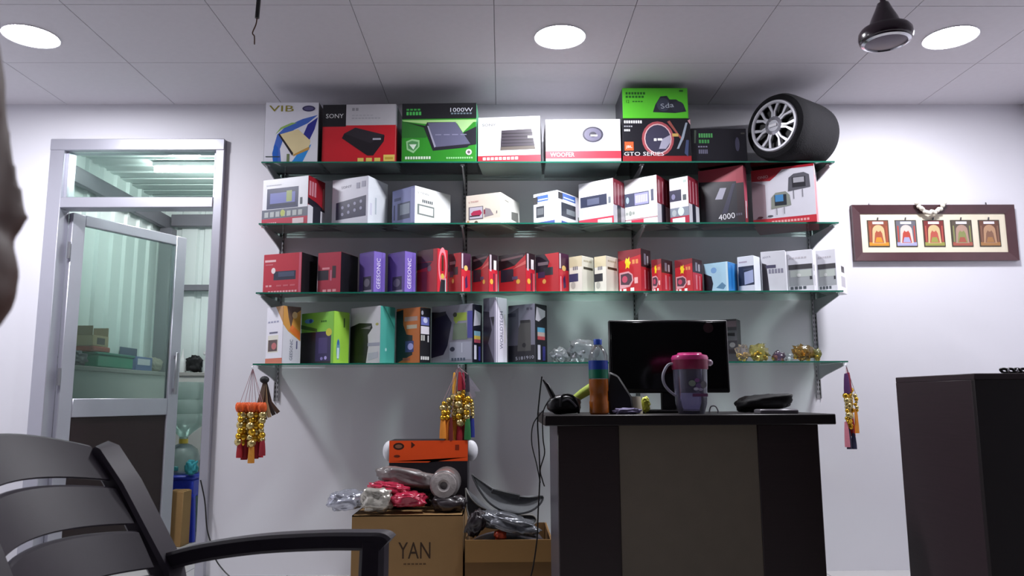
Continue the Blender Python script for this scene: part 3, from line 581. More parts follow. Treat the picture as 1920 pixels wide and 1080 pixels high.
carton('car_stereo_box', 'white box with a dark screen front beside the small blue box', 2, 1385, 1415.5, 1428.5, 478.5, 42, ('#dfe3ee', '#e6ebf4', '#d8dce6'),
    [('r', .05, .18, 1, .72, '#26304a'), ('p', [(.4, .2), (.4, .55), (.95, .6), (.95, .25)], '#aab4d8'), ('r', .35, .6, .95, .65, '#3d4862'), ('r', .1, .82, .6, .86, '#b4a8bc')])
carton('car_stereo_box', 'plain white box with a dark wedge printed on its front edge', 2, 1429.5, 1476, None, 469, 26, ('#d9dae2', '#e4e4ec', '#d4d4dc'),
    [('p', [(.02, 0), (.3, 0), (.22, .68), (.04, .72)], '#3f3c44'), ('t', 'ANYA', .24, .86, .34, .05, 6, '#8c8a9c'), ('r', .2, .58, .6, .66, '#55536a'), ('d', .3, .45, .92, .56, 5, '#8b8a9c')], d=.06)
for xl, xc, xr, yt, lab in ((1478, 1527, 1533, 467, 'white box with a dark-roofed car picture beside the plain white box'), (1534, 1570.5, 1589, 466, 'white box with a dark-roofed car picture at the shelf end')):
    carton('car_monitor_box', lab, 2, xl, xc, xr, yt, 30 if xr < 1540 else 38, ('#e6e6ee', '#eceaf2', '#e0e0e8'),
        [('r', .06, .14, .98, .66, '#aeb2b6'), ('r', .06, .54, .98, .66, '#4c4a4e'), ('r', .12, .36, .92, .52, '#c4ccc6'), ('d', .1, .06, .75, .13, 4, '#5a6068'), ('r', .86, .28, .95, .36, '#44444c'), ('d', .1, .8, .8, .84, 6, '#c9c4cc'), ('e', .45, .4, .08, .04, '#dfe2df')], [('r', .5, .5, .8, .65, '#4a464a'), ('r', .45, .15, .85, .4, '#b8b4bc')], d=.06 if xr < 1540 else None)
# --- lowest shelf
carton('dash_camera_box', 'white and orange box with a picture of a face, at the shelf end', 3, 497, 528, 561, 573, 42, ('#dfdde6', '#dcdde6', '#d8a860'),
    [('r', 0, 0, 1, .1, '#c8735c'), ('r', .12, .2, .75, .5, '#d8d5c8'), ('r', .15, .22, .7, .42, '#5a4a48'), ('e', .5, .31, .15, .06, '#b86a6a'), ('r', .2, .53, .7, .56, '#6a6a80'), ('d', .1, .72, .8, .75, 4, '#9c9cb4'), ('p', [(.55, 1), (1, .7), (1, 1)], '#b88a58')],
    [('p', [(0, 1), (0, .68), (.3, .56), (1, .4), (1, 1)], '#d99a3e'), ('p', [(.2, 1), (.3, .8), (.45, .62), (.6, .85), (1, .95), (1, 1)], '#5a3a2c'), ('e', .65, .85, .15, .06, '#efc890'), ('p', [(.35, .58), (1, .42), (1, .55), (.5, .68)], '#e8772c'), ('t', 'GEESONIC', .5, .24, .36, .16, 90, '#343a5a'), ('r', .78, .26, .85, .4, '#6a6a90')])
carton('speaker_box', 'lime green box with a dark purple window on its front', 3, 562.5, 624, 653.5, 583, 34, ('#7ec043', '#a0d84a', '#8ccc4c'),
    [('r', 0, 0, .93, .62, '#17151d'), ('r', .46, .05, .93, .62, '#2c2352'), ('r', .56, .2, .82, .5, '#43386c'), ('e', .86, .6, .09, .075, '#c8c23c'), ('p', [(.5, .68), (.5, .62), (0, .7), (0, .78)], '#3f6a28'), ('e', .25, .84, .14, .045, '#5f9ad0'), ('e', .3, .84, .05, .04, '#2f4f9c'), ('d', .62, .8, .8, .835, 3, '#2f6a20'), ('e', .66, .1, .04, .03, '#8c80c0'), ('e', .78, .11, .04, .035, '#b0a4e0')],
    [('e', .3, .27, .11, .2, '#6a96b0'), ('r', .24, .1, .36, .3, '#cfe2ea'), ('e', .3, .4, .07, .05, '#3c6aa8'), ('d', .62, .7, .72, .88, 1, '#2f5a2a')])
carton('helmet_box', 'white and black box with a plain teal side', 3, 655.5, 711.5, 739.5, 573, 34, ('#c9c8ce', '#4aa89c', '#c4c4ca'),
    [('p', [(0, 0), (.55, .0), (.62, .3), (.6, .5), (.75, .62), (.72, .7), (.3, .72), (0, .66)], '#18171c'), ('r', 0, 0, .5, .15, '#232326'), ('p', [(.35, .62), (.7, .66), (.66, .6)], '#6f6c70'), ('e', .9, .68, .05, .025, '#a8a458'), ('r', .6, .3, 1, .36, '#9a9cae'), ('p', [(.62, .05), (.95, .1), (.95, .2), (.62, .18)], '#b0b4c0')],
    [('p', [(.15, 1), (.25, 1), (.95, .6), (.95, .66)], '#2f7f78'), ('e', .4, .24, .06, .03, '#a8dcd8')])
carton('camera_box', 'orange and black box with small pictures stacked down its side', 3, 742, 786.5, 807, 575.5, 36, ('#c0661f', '#16151b', '#8a4a1c'),
    [('p', [(0, 0), (.7, .15), (.7, .5), (.45, .52), (.3, .7), (.3, .98), (0, .95)], '#17141a'), ('r', .35, .76, .9, .84, '#a88a80'), ('r', .45, .62, .88, .69, '#b9ac98'), ('r', .4, .2, .75, .4, '#3c3f7c'), ('e', .62, .3, .12, .06, '#a8a6e0'), ('r', .3, .05, .6, .1, '#a0523c')],
    [('r', .1, .68, .85, .83, '#6b72b8'), ('e', .5, .77, .2, .05, '#c8cce8'), ('r', .08, .52, .85, .66, '#dcd8e0'), ('d', .1, .4, .5, .5, 2, '#b9b9b4'), ('r', .7, .38, .82, .5, '#c9c9cc'), ('d', .1, .06, .9, .12, 4, '#d4d2d2'), ('e', .2, .9, .1, .04, '#9a9ca8')])
carton('camera_box', 'grey box with a yellow-green speech tag and dark blue edge', 3, 808.5, 886, 904, 569, 32, ('#8f8f9e', '#181826', '#9c9cac'),
    [('p', [(0, .1), (0, .9), (.35, .88), (.5, .7), (.4, .3), (.3, .15)], '#20203a'), ('p', [(.05, .78), (.35, .84), (.36, .9), (.05, .88)], '#3a3a44'), ('r', .55, .72, .86, .86, '#9ab038'), ('p', [(.55, .76), (.6, .66), (.68, .74)], '#9ab038'), ('e', .58, .83, .05, .04, '#2c3018'), ('p', [(.52, .4), (.55, .68), (.85, .68), (.88, .4)], '#6f7f6a'), ('r', .88, .42, 1, .88, '#4a4a9c'), ('r', .45, .06, .98, .36, '#a8abbc'), ('e', .52, .24, .06, .04, '#2c3048'), ('r', .74, .18, .76, .34, '#d0d4e0'), ('d', .5, .04, .85, .09, 5, '#4a5468')],
    [('p', [(.1, .62), (.2, .9), (.9, .85), (.8, .65)], '#b4b4c0'), ('r', .15, .46, .8, .54, '#7aa6b8'), ('r', .15, .4, .8, .46, '#c8b050'), ('r', .15, .34, .8, .4, '#a04858'), ('r', .15, .06, .4, .3, '#d0d0e0'), ('r', .6, .04, .8, .28, '#3a3a88')])
carton('camera_box', 'tall thin white box lettered up its spine', 3, 906, 929.5, 951, 557, 40, ('#6f6c80', '#e8e4f2', '#dcd8e6'),
    [('p', [(0, 0), (0, .8), (.5, .78), (.7, .5), (.4, .3), (.9, .0)], '#2f2a3c'), ('r', .5, .7, 1, 1, '#8f8ca0'), ('p', [(.6, .7), (.8, .55), (.95, .7)], '#1f1c2a'), ('r', .9, 0, 1, 1, '#b0acc4')],
    [('r', .12, 0, .16, 1, '#8a86a0'), ('t', 'WORLDTECH', .5, .5, .58, .26, 90, '#5b5a78'), ('r', .78, .3, .82, .75, '#c9c8a8')])
carton('camera_box', 'grey and black box numbered 5181910 along its foot', 3, 953, 1003.5, 1026.5, 569, 37, ('#787888', '#15151c', '#8a8a98'),
    [('r', 0, 0, 1, .3, '#15151e'), ('p', [(0, .3), (0, .85), (.4, .95), (.4, .3)], '#4a4a58'), ('p', [(.35, .2), (.4, .6), (.5, .72), (.85, .72), (.85, .2)], '#4a4a48'), ('r', .46, .68, .82, .73, '#1f1f22'), ('e', .6, .3, .07, .04, '#1c1c20'), ('t', '5181910', .62, .085, .68, .055, 3, '#b0b0c0'), ('d', .7, .9, .95, .94, 2, '#4a4a5c'), ('r', 0, .8, .3, .86, '#2f2f40')],
    [('p', [(.05, .72), (.15, .95), (.85, .9), (.85, .8), (.3, .7)], '#b4b4bc'), ('r', .2, .52, .8, .6, '#5aa0c0'), ('r', .2, .45, .8, .52, '#b8a8a0'), ('r', .2, .39, .8, .45, '#b04a50'), ('r', .2, .05, .42, .3, '#c8c8d8'), ('r', .6, .04, .82, .28, '#33337c')])
carton('camera_box', 'narrow dark grey box half hidden behind the monitor', 3, 1348, 1384, 1391.5, 598, 30, ('#3d3b40', '#1b1a1e', '#2a292d'),
    [('r', .5, .82, 1, .96, '#6a5a62'), ('r', .5, .5, 1, .74, '#55555a'), ('p', [(.5, .68), (.9, .68), (.9, .6), (.5, .62)], '#1c1c1f'), ('r', .5, .2, 1, .3, '#2a2428'), ('e', .75, .4, .15, .06, '#7a7a7c')], Yc=4.22)

# ------------------------------------------------------------------ bass tube with a wheel-shaped front
def bass_tube():
    Rr, L, Yc = .178, .36, 4.085
    r = empty('bass_tube', (X(1452, Yc, SH[0]+Rr), Yc, SH[0]), 'black carpeted bass tube with a silver wheel-spoke front', 'subwoofer', rz=-math.radians(54)); r.scale = (1.07, 1.07, 1.07)
    T = Matrix.Translation((0, 0, Rr)) @ Matrix.Rotation(-math.pi/2, 4, 'X')      # lathe axis z -> +y
    MB().lathe([(.128, .03), (.132, .004), (.15, -.004), (.166, .004), (.176, .028), (Rr, .06), (Rr, L-.08), (.172, L-.035), (.155, L-.008), (.13, L), (0, L)], 56, T=T, cap=False).obj('carpeted_body', M('#0d0c12', .95, var=.3, scale=160, bump=.25), r)
    MB().lathe([(0, .03), (.13, .03)], 40, T=T, cap=False).obj('recess', M('#0a0a0d', .5), r)
    q = MB().lathe([(.118, -.006), (.124, -.012), (.132, -.012), (.137, -.004), (.137, .006), (.128, .012), (.12, .006), (.118, -.006)], 48, T=T, cap=False)
    for k in range(7):
        R7 = T @ Matrix.Rotation(2*math.pi*k/7+.25, 4, 'Z')
        for sg in (-1, 1):
            a = [(.034, .006*sg), (.075, .007*sg), (.118, .026*sg)]
            q.sweep([R7 @ Vector((x, y, -.004+.004*i)) for i, (x, y) in enumerate(a)], [.016, .012, .018], .012, R7.to_3x3() @ Vector((0, 1, 0)))
    q.obj('spoke_wheel', M('#d6d6de', .3, metal=.35), r)
    h = MB().lathe([(.05, .004), (.05, -.008), (.034, -.014), (.03, -.010), (0, -.010)], 32, T=T, cap=False); h.obj('hub_ring', M('#b9b9c2', .25, metal=.8), r)
    MB().box((-.024, -.016, Rr-.008), (.024, -.011, Rr+.008), bev=.002).obj('badge', M('#e4e4ea', .3), r)
bass_tube()

# ------------------------------------------------------------------ desk and what stands on it
ZD = PY(1290, 777, 3.0).z
DXL, DXR = X(1021, 2.97, ZD), X(1565, 2.97, ZD)
dk = empty('desk', ((DXL+DXR)/2, 3.28, 0), 'dark brown desk with a grey front panel below the monitor', 'desk')
ox, oy = -(DXL+DXR)/2, -3.28
BL, BR = X(1045, 3.0, .9), X(1534, 3.0, .86); P1, P2 = X(1160, 3.0, .88), X(1419, 3.0, .88)
def dbox(n, a, b, m, bev=.003): return MB().box((a[0]+ox, a[1]+oy, a[2]), (b[0]+ox, b[1]+oy, b[2]), bev=bev).obj(n, m, dk)
dbox('desktop', (DXL, 2.96, ZD-.04), (DXR, 3.6, ZD), M('#1a1214', .4, var=.25, scale=6, stretch=(1.2, 20, 20))); zt = ZD-.04
dbox('front_panel', (BL, 3.0, .0), (P1, 3.02, zt), WENGE); dbox('front_panel', (P2, 3.0, 0), (BR, 3.02, zt), WENGE)
dbox('grey_panel', (P1, 3.004, 0), (P2, 3.02, zt), GREYPANEL, .001)
dbox('side_panel', (BL, 3.02, 0), (BL+.02, 3.5, zt), M('#55525a', .35, var=.1)); dbox('side_panel', (BR-.02, 3.02, 0), (BR, 3.5, zt), WENGE)  # left panel lighter: the wall's reflection is painted into its colour

mo = empty('monitor', (X(1254, 3.33, ZD+.2), 3.33, ZD), 'flat black computer monitor standing on the desk', 'monitor')
mw = (X(1366, 3.33, 1.2)-X(1143, 3.33, 1.2))/2; mz0, mz1 = Z(737, .7, 3.33)-ZD, Z(600.5, .7, 3.33)-ZD
MB().box((-mw, -.012, mz0), (mw, .012, mz1), bev=.005).obj('bezel', BLACKP, mo)
MB().box((-mw+.01, -.0135, mz0+.018), (mw-.01, -.0118, mz1-.01), bev=.0006).obj('screen', M('#060609', .16, var=.1), mo)
printed('red_mark', mo, (mw-.11, -.0136, mz1-.06), (1, 0, 0), (0, 0, 1), .05, .05, [('e', .5, .5, .45, .45, '#2a0a12')], rough=.5)
MB().box((-.035, .01, .01), (.035, .03, mz0+.1), bev=.006).obj('stand_neck', BLACKP, mo)
MB().box((-.13, -.06, 0), (.13, .11, .014), bev=.006).obj('stand_base', BLACKP, mo)

def on_desk(px, Y): return (X(px, Y, ZD+.05), Y, ZD)
# jug
Yj = 3.1; u = .00218
j = empty('jug', on_desk(1296, Yj), 'clear plastic water jug with a pink lid and flower print', 'jug', rz=0)
MB().lathe([(.040, .004), (.05, .0), (.054, .012), (.062, .04), (.066, .12), (.0685, .205), (.066, .205), (.0635, .12), (.0595, .04), (.05, .014), (0, .008)], 32, cap=False).obj('body', GLASS('#dcd8ea', 'jug_plastic', scatter=.1, rough=.1), j)
MB().lathe([(.070, .176), (.0715, .18), (.0715, .215), (.068, .218)], 32, cap=False).obj('collar', M('#9c2750', .3, alpha=.75), j)
MB().lathe([(.072, .214), (.0735, .222), (.069, .232), (.05, .237), (.047, .243), (0, .244)], 32, cap=False).obj('lid', M('#d23c84', .25, coat=.3), j)
MB().box((.066, -.014, .19), (.092, .014, .216), bev=.008).obj('spout', M('#c9b8c8', .25, alpha=.6), j)
hp = bez([(-.064, 0, .2), (-.088, 0, .195), (-.108, 0, .16), (-.108, 0, .125), (-.09, 0, .095), (-.062, 0, .072)], 6)
MB().sweep(hp, .016, .009, (0, 1, 0)).obj('handle', M('#c4c2d0', .3, alpha=.8), j)
printed('flower_print', j, (-.045, -.0672, .06), (1, 0, 0), (0, 0, 1), .1, .1, [('e', .35, .6, .14, .12, '#8f9a8c'), ('e', .55, .72, .1, .08, '#8a5a90'), ('e', .6, .5, .12, .1, '#77608c'), ('e', .8, .55, .12, .14, '#8c8a90'), ('e', .5, .38, .1, .06, '#c9c4d8'), ('e', .68, .36, .09, .06, '#b0a8c4'), ('r', .35, .08, .95, .2, '#7a4a70')])
# bottle
b = empty('drink_bottle', on_desk(1123, 3.12), 'plastic bottle with blue cap, blue and green label and orange drink', 'bottle')
MB().lathe([(0, .0), (.034, .0), (.039, .006), (.039, .05), (.0365, .055), (.0365, .09), (.039, .095), (.039, .14)], 28, cap=False).obj('drink', M('#b4631c', .18, alpha=.92, var=.25, scale=9), b)
MB().lathe([(.0395, .143), (.0395, .178)], 28, cap=False).obj('label_green', M('#15785a', .3), b); MB().lathe([(.0395, .178), (.0395, .214)], 28, cap=False).obj('label_blue', M('#2445a8', .3), b)
MB().lathe([(.039, .14), (.039, .214), (.0385, .235), (.03, .258), (.018, .272), (.014, .276), (.014, .285)], 28, cap=False).obj('clear_neck', CLEAR, b)
MB().lathe([(.0165, .279), (.017, .298), (.015, .301), (0, .302)], 24, cap=False).obj('cap', M('#2a56c8', .35), b)
def blob(name, c, r, label, cat, mat, seed=1, amp=.25, freq=3.0, rot=(0, 0, 0), parent=None, sub=4, flat=None, group=None):
    """crumpled or lumpy closed form; c is the centre of its base"""
    bm = bmesh.new(); bmesh.ops.create_icosphere(bm, subdivisions=sub, radius=1); o3 = Vector((seed*7.3, seed*3.1, seed*1.7))
    Rm = Matrix.Rotation(rot[2], 3, 'Z') @ Matrix.Rotation(rot[1], 3, 'Y') @ Matrix.Rotation(rot[0], 3, 'X')
    for v in bm.verts:
        n = v.co.normalized(); p = Vector([math.copysign(abs(q)**.75, q) for q in n])
        k = 1+amp*(mnoise.noise(n*freq+o3)*1.2+abs(mnoise.noise(n*freq*2.3+o3))*.9-.3)
        v.co = Rm @ Vector((p.x*r[0], p.y*r[1], p.z*r[2]))*k
    zmin = min(v.co.z for v in bm.verts)
    for v in bm.verts: v.co.z -= zmin
    me = bpy.data.meshes.new(name); bm.to_mesh(me); bm.free(); me.materials.append(mat)
    me.polygons.foreach_set('use_smooth', [True]*len(me.polygons))
    o = bpy.data.objects.new(name, me); COL.objects.link(o); o.location = c
    if parent: o.parent = parent
    elif label: tag(o, label, cat, group)
    return o
pk = MB(); pk.prism([(0, 0), (.1, 0), (.092, .07), (.04, .155), (.0, .172), (-.012, .1)], .06, T=Matrix.Rotation(math.pi/2, 4, 'X'))
o = pk.obj('camera_pouch', BLACKM); o.location = on_desk(1139, 3.2); tag(o, 'tall black pouch between the bottle and the monitor', 'pouch')
o.modifiers.new('soft', 'BEVEL').width = .008
MB().tube([(-.0, -.052, .15), (.03, -.056, .125)], .004, 6).obj('strap', M('#55555c', .4), o)
sc = empty('barcode_scanner', on_desk(1058, 3.14), 'black handheld scanner lying with its cable looped over it', 'scanner')
blob('body', (0, 0, 0), (.07, .05, .038), None, None, BLACKP, 3, .12, 1.4, parent=sc)
MB().tube(bez([(-.02, -.05, .03), (-.01, -.05, .075), (.03, -.045, .072), (.05, -.04, .04), (.055, -.03, .005)], 6), .005, 8).obj('cable_loop', BLACKP, sc)
MB().tube(bez([(-.03, -.04, .04), (.01, -.055, .06), (.045, -.05, .03)], 6), .004, 8).obj('grey_band', M('#6a6a70', .3), sc)
lw_ = PY(1018, 712, 3.12)
MB().tube([lw_-Vector(sc.location), PY(1026, 722, 3.12)-Vector(sc.location), PY(1036, 742, 3.12)-Vector(sc.location), Vector((-.02, 0, .03))], [.003, .009, .011, .012], 10).obj('plug', BLACKP, sc)
g_ = MB().tube([PY(1078, 748, 3.3), PY(1092, 738, 3.3), PY(1110, 727, 3.3)], [.016, .02, .022], 12).obj('paper_roll', M('#a9bd4e', .5))
tag(g_, 'yellow-green paper roll leaning behind the bottle', 'roll')
cp = MB().lathe([(.036, 0), (.036, .004), (.029, .07), (.0, .07)], 24, cap=False).obj('paper_cup', M('#d8d0b4', .6)); cp.location = on_desk(1188, 3.2); tag(cp, 'cream paper cup turned upside down below the monitor', 'cup')
blob('tissue', on_desk(1176, 3.08), (.05, .03, .012), 'crumpled lilac tissue in front of the paper cup', 'tissue', M('#8d86a8', .8), 5, .3, 3)
blob('sweet_packet', on_desk(1210, 3.24), (.018, .015, .03), 'yellow-green foil packet beside the paper cup', 'packet', M('#bcc04a', .3, metal=.3), 6, .3, 4)
blob('leather_case', on_desk(1432, 3.3), (.125, .06, .036), 'long black leather case lying at the end of the desk', 'case', BLACKM, 8, .16, 1.7, rot=(0, -.1, 0))
tr = MB().box((-.075, -.04, 0), (.075, .04, .016), bev=.003).box((-.07, -.035, .015), (.07, .035, .0175), bev=.001).obj('stamp_tray', M('#77737a', .35, metal=.2)); tr.location = on_desk(1454, 3.05); tag(tr, 'flat grey stamp tray at the desk edge before the leather case', 'tray')
lo = MB().tube(bez([(-.02, 0, .003), (-.012, 0, .028), (.006, 0, .03), (.016, 0, .012), (.014, 0, .003)], 6), .003, 8).obj('cable_end', M('#b4b4ba', .4)); lo.location = on_desk(1338, 3.07); tag(lo, 'short loop of pale cable beside the jug', 'cable')

# loose cables by the desk and the door
def cable(label, pts, Y, r=.0028, name='cable'):
    q = bez([PY(x, y, Y if not isinstance(Y, tuple) else Y[0]+(Y[1]-Y[0])*i/(len(pts)-1)) for i, (x, y) in enumerate(pts)], 8)
    return tag(MB().tube(q, r, 6).obj(name, BLACKP), label, 'cable')
cable('thin black cable hanging to the floor from the scanner plug', [(1016, 706), (1012, 740), (1008, 790), (1011, 850), (1012, 900), (1009, 960), (1007, 1010), (1000, 1060), (994, 1085)], 3.0)
cable('black cable looping off the desk edge below the scanner', [(1028, 752), (1018, 775), (1018, 820), (1021, 850), (1013, 880), (1017, 900), (1021, 912)], 2.95, .0024)
cable('black cable strand hanging in a wide bend beside the desk', [(1018, 770), (1000, 795), (997, 830), (1006, 870), (1013, 905)], 2.93, .0022)
cable('black cable hanging down the wall beside the door', [(376, 900), (384, 940), (388, 990), (396, 1020), (404, 1048), (418, 1068), (432, 1082)], 4.43, .004)

# ------------------------------------------------------------------ tall counter
CT = 1.043
ct = empty('tall_counter', (2.2, 2.675, 0), 'tall dark brown counter standing out from the wall below the framed picture', 'counter')
cx0, cx1, cy0, cy1 = 1.497-2.2, .92, 2.43-2.675, 2.92-2.675
MB().box((cx0, cy0+.018, 0), (cx0+.018, cy1, CT-.02), bev=.001).obj('side_panel', WENGE_H, ct); MB().box((cx0, cy0, 0), (cx1, cy0+.018, CT-.02), bev=.001).obj('front_panel', M('#1a1114', .5, var=.2, scale=6, stretch=(1, 1, 30)), ct)  # front panel colour darker than the sides: shade painted in
MB().box((cx1-.018, cy0+.018, 0), (cx1, cy1, CT-.02), bev=.001).obj('side_panel', WENGE_H, ct); MB().box((cx0, cy0, CT-.02), (cx1, cy1, CT), bev=.002).obj('counter_top', WENGE_H, ct)
cl = empty('key_bunch', (X(1903, 2.55, CT), 2.55, CT), 'small bunch of black keys with bright rings on the tall counter', 'keys')
for i in range(5):
    MB().tube(bez([(-.04+.022*i, 0, .006), (-.045+.022*i, .004, .016), (-.03+.022*i, 0, .017), (-.025+.022*i, -.004, .006), (-.04+.022*i, 0, .005)], 5), .0045, 8).obj('key_fob', BLACKP, cl)
for i in range(3): MB().sphere((-.028+.03*i, -.012, .012), (.003, .003, .008), CHROME).obj('ring', parent=cl)

# ------------------------------------------------------------------ framed picture with garland
Yp = YW
A, B_ = PY(1597, 384, Yp-.03), PY(1912, 488, Yp-.03); pw, ph = (B_.x-A.x), (A.z-B_.z)
pf = empty('framed_picture', (A.x, Yp, B_.z), 'wide brown framed picture of five small icons with a white garland', 'picture')
FRM = M('#4a2b30', .35, var=.2, scale=14, coat=.2); fw = .052
for n_, q in (('frame_rail', [(0, 0), (pw, 0), (pw-fw, fw), (fw, fw)]), ('frame_rail', [(0, ph), (fw, ph-fw), (pw-fw, ph-fw), (pw, ph)]), ('frame_stile', [(0, 0), (fw, fw), (fw, ph-fw), (0, ph)]), ('frame_stile', [(pw, 0), (pw, ph), (pw-fw, ph-fw), (pw-fw, fw)])):
    m = MB(); c_ = Vector((pw/2, 0, ph/2)); n4 = len(q)
    bk = [(x, -.002, z) for x, z in q]; ft = [(x, -.03 if (x in (0, pw) or z in (0, ph)) else -.018, z) for x, z in q]
    m.add(bk+ft, [tuple(range(4)), tuple(reversed(range(4, 8)))]+[(i, 4+i, 4+(i+1) % 4, (i+1) % 4) for i in range(4)]); o = m.obj(n_, FRM, pf, smooth=False)
    bm = bmesh.new(); bm.from_mesh(o.data); bmesh.ops.recalc_face_normals(bm, faces=bm.faces); bm.to_mesh(o.data); bm.free()
MB().box((fw-.004, -.012, fw-.004), (pw-fw+.004, -.004, ph-fw+.004)).obj('mount_board', M('#e8dfc8', .7), pf)
iw, ih = .128, .162; gap = (pw-2*fw-5*iw)/6
icons = [('#8a4a34', '#d8b888', '#a8543c', '#d8902c'), ('#6a6a74', '#d8c8c0', '#b84a3c', '#a8a8d8'), ('#7a2f2c', '#d0b888', '#b8584a', '#9a9a4c'), ('#5a5044', '#b09080', '#8a9058', '#a85848'), ('#6a4434', '#b89070', '#86604c', '#a87848')]
for i, (c0, c1, c2, c3) in enumerate(icons):
    ic = MB().box((fw+gap+i*(iw+gap), -.016, ph/2-ih/2-.002), (fw+gap+i*(iw+gap)+iw, -.0121, ph/2+ih/2-.002)).obj('icon_card', M('#3f3a30', .5), pf, smooth=False)
    arch = [(.2+.6*(.5-.5*math.cos(math.pi*k/8)), .62+.22*math.sin(math.pi*k/8)) for k in range(9)]
    printed('icon_print', ic, (fw+gap+i*(iw+gap)+.005, -.0161, ph/2-ih/2+.003), (1, 0, 0), (0, 0, 1), iw-.01, ih-.01,
        [('r', 0, 0, 1, 1, c0), ('r', 0, 0, 1, .14, c3), ('p', [(.16, .1), (.84, .1)]+arch[::-1], c1), ('p', [(.25, .12), (.75, .12), (.68, .5), (.5, .74), (.32, .5)], c2), ('e', .5, .66, .1, .1, c1), ('p', [(.3, .14), (.7, .14), (.62, .34), (.38, .34)], c3), ('r', .05, .15, .12, .8, c2), ('r', .88, .15, .95, .8, c2), ('r', .22, .87, .78, .97, '#e6e2ea')], rough=.4)
    MB().tube([(fw+gap+i*(iw+gap)+iw/2, -.014, ph/2+ih/2-.004), (fw+gap+i*(iw+gap)+iw/2+.002, -.018, ph/2+ih/2+.014)], .004, 6).obj('clip', M('#5a5a60', .4, metal=.4), ic)
gl = empty('garland', (A.x+pw*.475, Yp-.046, A.z-.01), 'small white flower garland hung over the picture frame', 'garland')
rnd = random.Random(4)
for i in range(15):
    t = i/14*2-1; MB().sphere((t*.085, rnd.uniform(-.006, .004), .02-.062*(1-t*t)**.8+rnd.uniform(-.006, .006)), (.014, .012, .013), M('#e2ddd0', .8, var=.1)).obj('flower', parent=gl)
MB().tube(bez([(-.09, 0, .022), (-.05, 0, -.02), (0, 0, -.04), (.05, 0, -.02), (.09, 0, .022)], 5), .003, 6).obj('thread', M('#c9c2b0', .8), gl)
for k in (.12, .84):
    MB().tube([(pw*k, -.012, ph-.004), (pw*k, -.008, ph+.018)], .004, 6).obj('hanger', M('#5a5a60', .4, metal=.4), pf)

# ------------------------------------------------------------------ packets on the lowest shelf
FOIL = M('#d8d8dc', .22, metal=.75, var=.2, scale=40, bump=.3); GOLDF = M('#d2b763', .28, metal=.7, var=.3, scale=40, bump=.3)
def on_shelf(px, Y=4.2): return (X(px, Y, SH[3]), Y, SH[3])
def packet(px, w, h, label, inner, n, seed, Y=4.2, cat='packet', filmc=CLEAR):
    """clear bag with little metal pieces inside"""
    s_ = .0029; r = empty('ornament_packet', on_shelf(px, Y), label, cat, 'small packets on the lowest shelf'); rr = random.Random(seed)
    for i in range(n):
        a = rr.uniform(-.38, .38)*w*s_; z_ = rr.uniform(.15, .75)*h*s_*(1-abs(a)/(w*s_))
        MB().sphere((a, rr.uniform(-.012, .012), max(z_, .006)), (rr.uniform(.008, .015), .008, rr.uniform(.008, .016)), inner, 7, 5).obj('ornament', parent=r)
    blob('film', (0, 0, 0), (w*s_*.5, .026, h*s_*.52), None, None, filmc, seed, .5, 2.6, parent=r, sub=3)
packet(1049, 32, 22, 'low clear packet of bright silver fittings beside the numbered box', FOIL, 9, 11)
packet(1092, 54, 38, 'heaped clear packet of bright silver fittings behind the bottle', FOIL, 16, 12)
packet(1393, 24, 28, 'whitish packet of gold ornaments at the foot of the dark grey box', GOLDF, 8, 13, filmc=GLASS('#f2eaea', 'milky_film', scatter=.08, rough=.15))
packet(1424, 34, 28, 'yellow packet of gold ornaments with a peaked top', GOLDF, 9, 14, filmc=GLASS('#efe6a8', 'yellow_film', scatter=.08, rough=.15))
packet(1460, 22, 18, 'small purple-tinted packet holding one gold ornament', GOLDF, 4, 15, filmc=GLASS('#b8a0bc', 'purple_film', scatter=.08, rough=.15))
packet(1481, 10, 14, 'tiny white packet between the purple and the brown one', M('#eeeeee', .4), 3, 16)
packet(1506, 38, 27, 'brown packet of gold ornaments near the shelf end', GOLDF, 12, 17, filmc=GLASS('#d8bc80', 'amber_film', scatter=.08, rough=.15))
packet(1533, 12, 20, 'narrow yellow packet beside the slotted upright', GOLDF, 3, 18, filmc=GLASS('#e6e2a8', 'yellow_film', scatter=.08, rough=.15))

